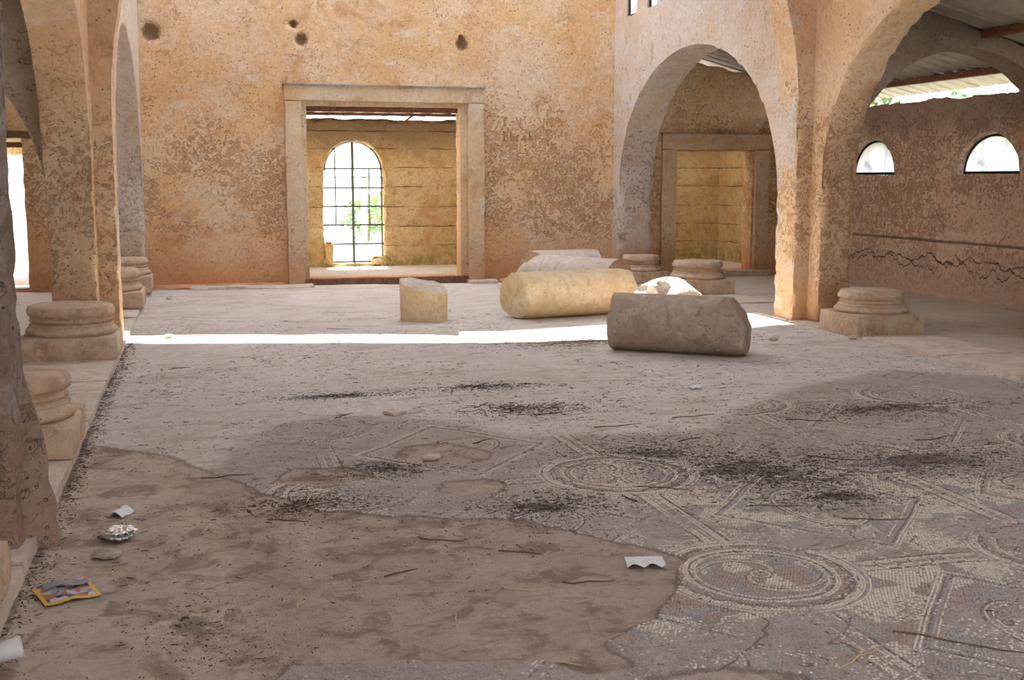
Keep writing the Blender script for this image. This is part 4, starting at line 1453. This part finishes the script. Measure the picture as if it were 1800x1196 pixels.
m = (rng.uniform(0, 1, len(X_)) < np.clip((Y_ - 1.6) / 3.2, .3, 1)) & clear_of_drums(X_, Y_) & (X_ > XL + .01) & (X_ < XR - .05) & (Y_ > 2.4) & (Y_ < 17)
X_, Y_ = X_[m], Y_[m]
shards('leaf_litter', X_, Y_, rng.uniform(.003, .012, len(X_)) * rng.choice([1, 1, 1, 1.5, 2.6, 4.5], len(X_)) * np.clip(Y_ / 7, .55, 1.1), rng.uniform(.001, .0032, len(X_)), M_debris,
       'dark crumbs of leaves and soil strewn over the floor', 'leaf litter')
k = 700
X_ = rng.uniform(XL + .05, 5, k); Y_ = 2.7 + rng.uniform(0, 1, k) ** 1.4 * 7
m = clear_of_drums(X_, Y_); X_, Y_ = X_[m], Y_[m]; k = len(X_)
shards('straw_bits', X_, Y_, rng.uniform(.015, .06, k), rng.uniform(.0008, .0016, k), M_straw, 'thin pale bits of straw strewn over the floor', 'straw')
k = 260
X_ = rng.uniform(XL + .03, 6, k); Y_ = 2.7 + rng.uniform(0, 1, k) ** 1.2 * 9
m = clear_of_drums(X_, Y_); X_, Y_ = X_[m], Y_[m]; k = len(X_)
shards('pale_grit', X_, Y_, rng.uniform(.006, .014, k), rng.uniform(.003, .007, k), M_slab, 'pale stone grit scattered over the floor', 'grit')

# single twigs and straws that can be picked out: (x, y, length, angle, pale?)
TW = [(1.17, 4.28, .16, -.5, 1), (.86, 4.05, .17, 1.35, 1), (1.46, 4.3, .22, -.15, 0), (.35, 5.5, .18, -.3, 0), (1.3, 4.75, .2, -.6, 0), (2.38, 5.45, .2, .6, 1),
      (2.05, 5.4, .13, 1.8, 0), (2.3, 5.55, .28, -.5, 0), (3.05, 4.75, .3, -.2, 0), (2.5, 3.35, .45, -.75, 0), (2.1, 3.33, .25, .5, 1), (1.15, 3.55, .1, -.6, 1),
      (1.32, 3.85, .09, 1.2, 1), (3.9, 6.9, .3, -.3, 0), (2.6, 7.1, .3, .1, 0), (3.2, 7.25, .34, .05, 0), (2.3, 7.6, .25, .2, 0), (.1, 6.4, .3, .0, 0),
      (.52, 5.72, .18, .2, 1), (.48, 5.8, .14, 1.3, 1), (-.4, 4.95, .09, 1.2, 1), (-.05, 4.55, .09, -.9, 1), (.32, 4.35, .10, 1.1, 1), (1.9, 8.0, .28, .9, 0),
      (3.5, 5.9, .3, -.7, 0), (4.4, 6.2, .35, .2, 0), (2.9, 6.6, .22, .4, 0), (.9, 7.9, .2, .8, 0), (1.65, 6.9, .2, .7, 0), (-.2, 10.2, .16, 0, 0),
      (1.4, 12.5, .3, -.5, 0), (4.9, 7.2, .4, .0, 0), (.75, 4.6, .14, .2, 0), (1.0, 5.0, .2, -.4, 0), (2.7, 5.1, .24, -.25, 0)]
TWL = {(1.46, 4.3): 'dark twig lying just below the torn white card', (2.5, 3.35): 'longest dark twig, at the lower right edge of the photo',
       (.86, 4.05): 'pale straw pointing away from the camera on bare earth, lower centre', (2.3, 5.55): 'dark twig running right from the foot of the swirl medallion',
       (2.38, 5.45): 'pale straw on the mosaic between the two nearest medallions', (1.17, 4.28): 'pale straw left of the torn white card',
       (-.4, 4.95): 'short pale straw beside the yellow snack wrapper', (-.2, 10.2): 'short dark twig just in front of the left end of the sun stripe',
       (1.4, 12.5): 'long dark twig behind the sun stripe, left of the upright stump', (1.9, 8.0): 'dark twig beside the flat pale stone chip'}
for k, (x, y, L, an, pale) in enumerate(TW):
    rr = random.Random(k)
    pts = []
    for i in range(5):
        u_ = (i / 4 - .5) * L
        px_, py_ = x + u_ * math.cos(an) + rr.uniform(-.02, .02) * L * 2, y + u_ * math.sin(an) + rr.uniform(-.03, .03) * L * 2
        pts.append((px_ - x, py_ - y, floor_height(np.array([[px_, py_, 0.0]]))[0] + .004))
    rad_ = (.0032 if pale else .0036)
    V, F = tube(pts, [rad_, rad_ * .95, rad_ * .9, rad_ * .75, rad_ * .4], 6)
    o = mesh_obj('straw' if pale else 'twig', V, F, M_straw if pale else M_twig, None, smooth=60)
    o.location = (x, y, 0)
    own = TWL.get((x, y))
    if own: tag(o, own, 'straw' if pale else 'twig')
    elif pale: tag(o, 'thin pale straw stalk lying on the dusty floor', 'straw', 'pale straws on the floor')
    else: tag(o, 'thin dark crooked twig lying on the dusty floor', 'twig', 'dark twigs on the floor')


def sheet(name, w_, l_, nx_, ny_, hf, mat, loc, rz, label, cat, th=.0015, mats=None, shape=None):
    V = []
    for tp in (0, 1):
        for i in range(nx_ + 1):
            for j in range(ny_ + 1):
                u_, v_ = i / nx_, j / ny_
                x, y = (u_ - .5) * w_, (v_ - .5) * l_
                if shape: x, y = shape(u_, v_, x, y)
                V.append((x, y, hf(u_, v_) + tp * th))
    F = []
    o1 = (nx_ + 1) * (ny_ + 1)
    for i in range(nx_):
        for j in range(ny_):
            q = i * (ny_ + 1) + j
            F.append((q, q + 1, q + ny_ + 2, q + ny_ + 1))
            F.append((q + o1, q + o1 + ny_ + 1, q + o1 + ny_ + 2, q + o1 + 1))
    for i in range(nx_):
        for j in (0, ny_):
            q = i * (ny_ + 1) + j
            F.append((q, q + ny_ + 1, q + ny_ + 1 + o1, q + o1))
    for j in range(ny_):
        for i in (0, nx_):
            q = i * (ny_ + 1) + j
            F.append((q, q + 1, q + 1 + o1, q + o1))
    o = mesh_obj(name, V, F, mat, None, smooth=60)
    z_ = floor_height(np.array([[loc[0], loc[1], 0.0]]))[0]
    o.location = (loc[0], loc[1], z_ + .004)
    o.rotation_euler = (0, 0, rz)
    return tag(o, label, cat)


# printed wrapper, folded over itself
bag = sheet('snack_wrapper', .21, .22, 14, 12, lambda u, v: .006 + .012 * abs(math.sin(u * 5)) * v + .018 * max(0, .25 - abs(u - .5)) * 2, M_snack, (-.56, 4.70), .35,
            'yellow and grey printed snack wrapper lying on the floor, lower left', 'wrapper')
fold = sheet('folded_flap', .17, .05, 10, 4, lambda u, v: .024 + .008 * math.sin(u * 6), M_grey, (-.56, 4.70), .0, None, None)
fold.parent = bag; fold.location = (.01, .045, .004)


def crumple(name, rx, ry, rz_, amp, mat, loc, label, cat, seed, seg=28, rings=16):
    V, F = [], []
    for j in range(rings + 1):
        p_ = math.pi * j / rings
        for i in range(seg):
            a_ = 2 * math.pi * i / seg
            V.append((math.sin(p_) * math.cos(a_), math.sin(p_) * math.sin(a_), -math.cos(p_)))
    V = np.array(V)
    n_ = V / np.maximum(np.linalg.norm(V, axis=1, keepdims=True), 1e-6)
    q_ = fbm(V + seed, 2.2, 3, seed)
    rid = 1 - np.abs(fbm(V + seed, 3.5, 2, seed + 4)) * 2.2
    V = V * (1 + amp * (q_ + rid * .5))[:, None] * np.array([rx, ry, rz_])
    for j in range(rings):
        for i in range(seg):
            F.append((j * seg + i, j * seg + (i + 1) % seg, (j + 1) * seg + (i + 1) % seg, (j + 1) * seg + i))
    V[:, 2] -= V[:, 2].min()
    o = mesh_obj(name, V, F, mat, None)
    z_ = floor_height(np.array([[loc[0], loc[1], 0.0]]))[0]
    o.location = (loc[0], loc[1], z_ - .002)
    return tag(o, label, cat)


crumple('foil_wrapper', .068, .085, .020, .5, M_foil, (-.42, 5.44), 'crumpled silver foil wrapper on the floor near the left edge', 'wrapper', 3)
crumple('paper_scrap', .055, .05, .016, .4, simple('soiled_paper', (.42, .36, .30), .9, var=.25), (-.44, 5.17), 'crumpled brownish paper scrap just below the silver foil', 'paper', 9)
sheet('can_scrap', .085, .12, 10, 10, lambda u, v: .026 * math.sin(math.pi * min(1, u * 1.05)) + .004 * math.sin(v * 7), M_white, (-.43, 5.84), -.4,
      'white curved scrap above the silver foil wrapper', 'scrap')
card = sheet('paper_card', .16, .14, 14, 8, lambda u, v: .005 + .015 * (1 - v) * abs(math.sin(u * 7)) * .9 + .004 * u, M_white, (1.76, 4.44), -.25,
             'torn white card lying on bare earth, right of centre', 'paper', shape=lambda u, v, x, y: (x + .02 * v * 0, y + (.012 * math.sin(u * 13) if v < .05 else 0)))
sheet('stone_chip', .11, .12, 4, 4, lambda u, v: .0, M_slab, (1.25, 7.87), .5, 'flat pale stone chip lying beyond the mosaic, centre left', 'stone', th=.018)
sheet('paper_tissue', .10, .07, 6, 6, lambda u, v: .010 * abs(math.sin(u * 5 + v * 3)), M_white, (3.64, 8.2), .3, 'small folded white tissue before the dark drum', 'paper', th=.010)
# paper cup at the lower left corner
pr = [(.0, 0), (.026, 0), (.028, .002), (.038, .085), (.0405, .087), (.0385, .089), (.036, .086), (.026, .006), (.0, .005)]
V, F = [], []
for r_, z_ in pr:
    for i in range(24):
        V.append((max(r_, 1e-4) * math.cos(i * math.pi / 12), max(r_, 1e-4) * math.sin(i * math.pi / 12), z_))
for j in range(len(pr) - 1):
    for i in range(24):
        F.append((j * 24 + i, j * 24 + (i + 1) % 24, (j + 1) * 24 + (i + 1) % 24, (j + 1) * 24 + i))
o = mesh_obj('paper_cup', V, F, M_white, None, smooth=40)
o.rotation_euler = (0, math.radians(84), .35)
o.location = (-.715, 4.0, .038)
tag(o, 'white paper cup lying at the lower left corner of the floor', 'cup')
# pebbles near the foot of walls
PB = [(-.45, 16.2), (-.35, 12.2), (1.25, 6.55), (6.5, 9.9), (5.5, 10.5), (6.3, 10.35)]
PBL = ['pale pebble by the back wall, beyond the left column bases', 'pale pebble near the left end of the sun stripe', 'pale pebble in the round bare hollow of the mosaic',
       'small pebble at the near corner of the right tan column base', 'pale pebble right of the dark drum, on open floor', 'pale pebble on the floor just left of the right tan column base']
for k, (x, y) in enumerate(PB):
    crumple('pebble', .035 + .01 * (k % 3), .03, .02, .2, M_slab, (x, y), PBL[k], 'pebble', 20 + k, 14, 8)['group'] = 'pale pebbles on the floor'


# ------------------------------------------------------------------ letters scratched in the back wall
def stroke(pts, x0, z0_, sc, par, r_=.010):
    P_ = [Vector((x0 + px_ * sc, YB - .004, z0_ + pz * sc)) for px_, pz in pts]
    V, F = tube(P_, [r_] * len(P_), 6)
    V = [Vector((v.x, YB + (v.y - YB) * .6, v.z)) for v in V]
    return mesh_obj('scratched_letter', V, F, M_scr, par)


M_scr = simple('scratched_brown_plaster', (.36, .20, .10), .95, var=.25, bump=.004)
wb = bpy.data.objects['wall_back']
LET = {'I': [[(0, 0), (0, 1)], [(-.2, 1), (.2, 1)], [(-.2, 0), (.2, 0)]], 'T': [[(0, 0), (.05, 1)], [(-.35, 1.05), (.4, .95)]],
       'V': [[(-.3, 1), (0, 0), (.3, 1)]], 'b': [[(0, 1.1), (0, 0), (.35, 0), (.38, .4), (0, .45)]],
       'r': [[(0, 0), (0, .6)], [(0, .45), (.15, .6), (.3, .6)]], 'a': [[(.3, .55), (.05, .5), (0, .15), (.2, 0), (.32, .2), (.3, .55), (.36, 0)]],
       'h': [[(0, 0), (0, 1)], [(0, .4), (.2, .55), (.3, 0)]], 'i': [[(0, 0), (0, .5)]], 'm': [[(0, 0), (0, .5), (.15, .3), (.25, .5), (.25, 0)]],
       '-': [[(0, .5), (.3, .5)]]}


def write(txt, x, z_, sc, adv=.62):
    for c_ in txt:
        for st in LET.get(c_, []): stroke(st, x, z_, sc, wb)
        x += adv * sc


write('T-V', 4.62, 2.42, .13, .9)
write('Ibrahi', 4.62, 2.20, .13, .78)

# ------------------------------------------------------------------ outside: ground, shrubs beyond the aisle wall, grass and posts beyond the window
plane_floor('outside_ground', -60, 70, 21.0, 90, -.12, M_gravel, 4, .05)['kind'] = 'structure'
plane_floor('outside_ground', 10.3, 70, -40, 21.2, -.12, M_earthout, 4, .05)['kind'] = 'structure'
plane_floor('outside_ground', -60, -4.7, -40, 21.2, -.12, M_gravel, 4, .05)['kind'] = 'structure'
plane_floor('outside_ground', -4.8, 10.4, -2.0, 21.1, -.16, M_earthout, 2, .0)  # unseen slab added under the floors to block light from below
plane_floor('outside_ground', -4.8, 10.4, -40, -1.9, -.12, M_gravel, 4, .05)['kind'] = 'structure'


def shrub(x, y, r_, h_, n_leaf, label, seed, cat='shrub', group=None):
    root = empty('shrub', (x, y, -.1), label=label, cat=cat, group=group)
    V, F = tube([(0, 0, 0), (.1, .05, h_ * .4), (0, 0, h_ * .8)], [.07, .05, .02], 6)
    mesh_obj('trunk', V, F, M_bark, root)
    rg = np.random.default_rng(seed)
    d = rg.normal(0, 1, (n_leaf, 3)); d /= np.linalg.norm(d, axis=1, keepdims=True)
    rad_ = rg.uniform(.55, 1.05, n_leaf)[:, None]
    c_ = d * rad_ * np.array([r_, r_, h_ * .46]) * (1 + .25 * fbm(d + seed, 2, 2, seed))[:, None] + np.array([0, 0, h_ * .54])
    u_ = rg.normal(0, 1, (n_leaf, 3)); u_ /= np.linalg.norm(u_, axis=1, keepdims=True)
    v_ = np.cross(u_, rg.normal(0, 1, (n_leaf, 3))); v_ /= np.linalg.norm(v_, axis=1, keepdims=True)
    s_ = rg.uniform(.05, .11, n_leaf)[:, None]
    V = np.stack([c_ - u_ * s_, c_ + v_ * s_ * .45, c_ + u_ * s_, c_ - v_ * s_ * .45], 1).reshape(-1, 3)
    Q = np.arange(n_leaf * 4).reshape(-1, 4)
    lf = mesh_obj('foliage', V, Q, M_leafy, root)
    lf['kind'] = 'stuff'
    return root


for k in range(8):
    shrub(13.3 + .5 * math.sin(k * 2), 13.6 + k * 1.45, .66, 3.2 + .25 * math.sin(k * 1.7), 2600,
          'leafy green shrub seen through the gap above the right aisle wall', 500 + k, group='shrubs beyond the right aisle wall')
for k, (x, y) in enumerate([(4.4, 32.0), (5.3, 34.5)]):
    shrub(x, y, .7, 1.3, 500, ('pale green bush outside the grilled window, nearer one', 'pale green bush outside the grilled window, farther one')[k], 520 + k)
for k, (x, y) in enumerate([(3.35, 24.8), (2.55, 26.5)]):
    po = rough_box('fence_post', (-.06, -.06, 0), (.06, .06, 1.9 - .3 * k), M_slab, None, .1, arris=.01, seed=530 + k)
    po.location = (x, y, -.13)
    tag(po, ('pale fence post outside, behind the right part of the window grille', 'paler fence post farther off, behind the middle of the window grille')[k], 'post')
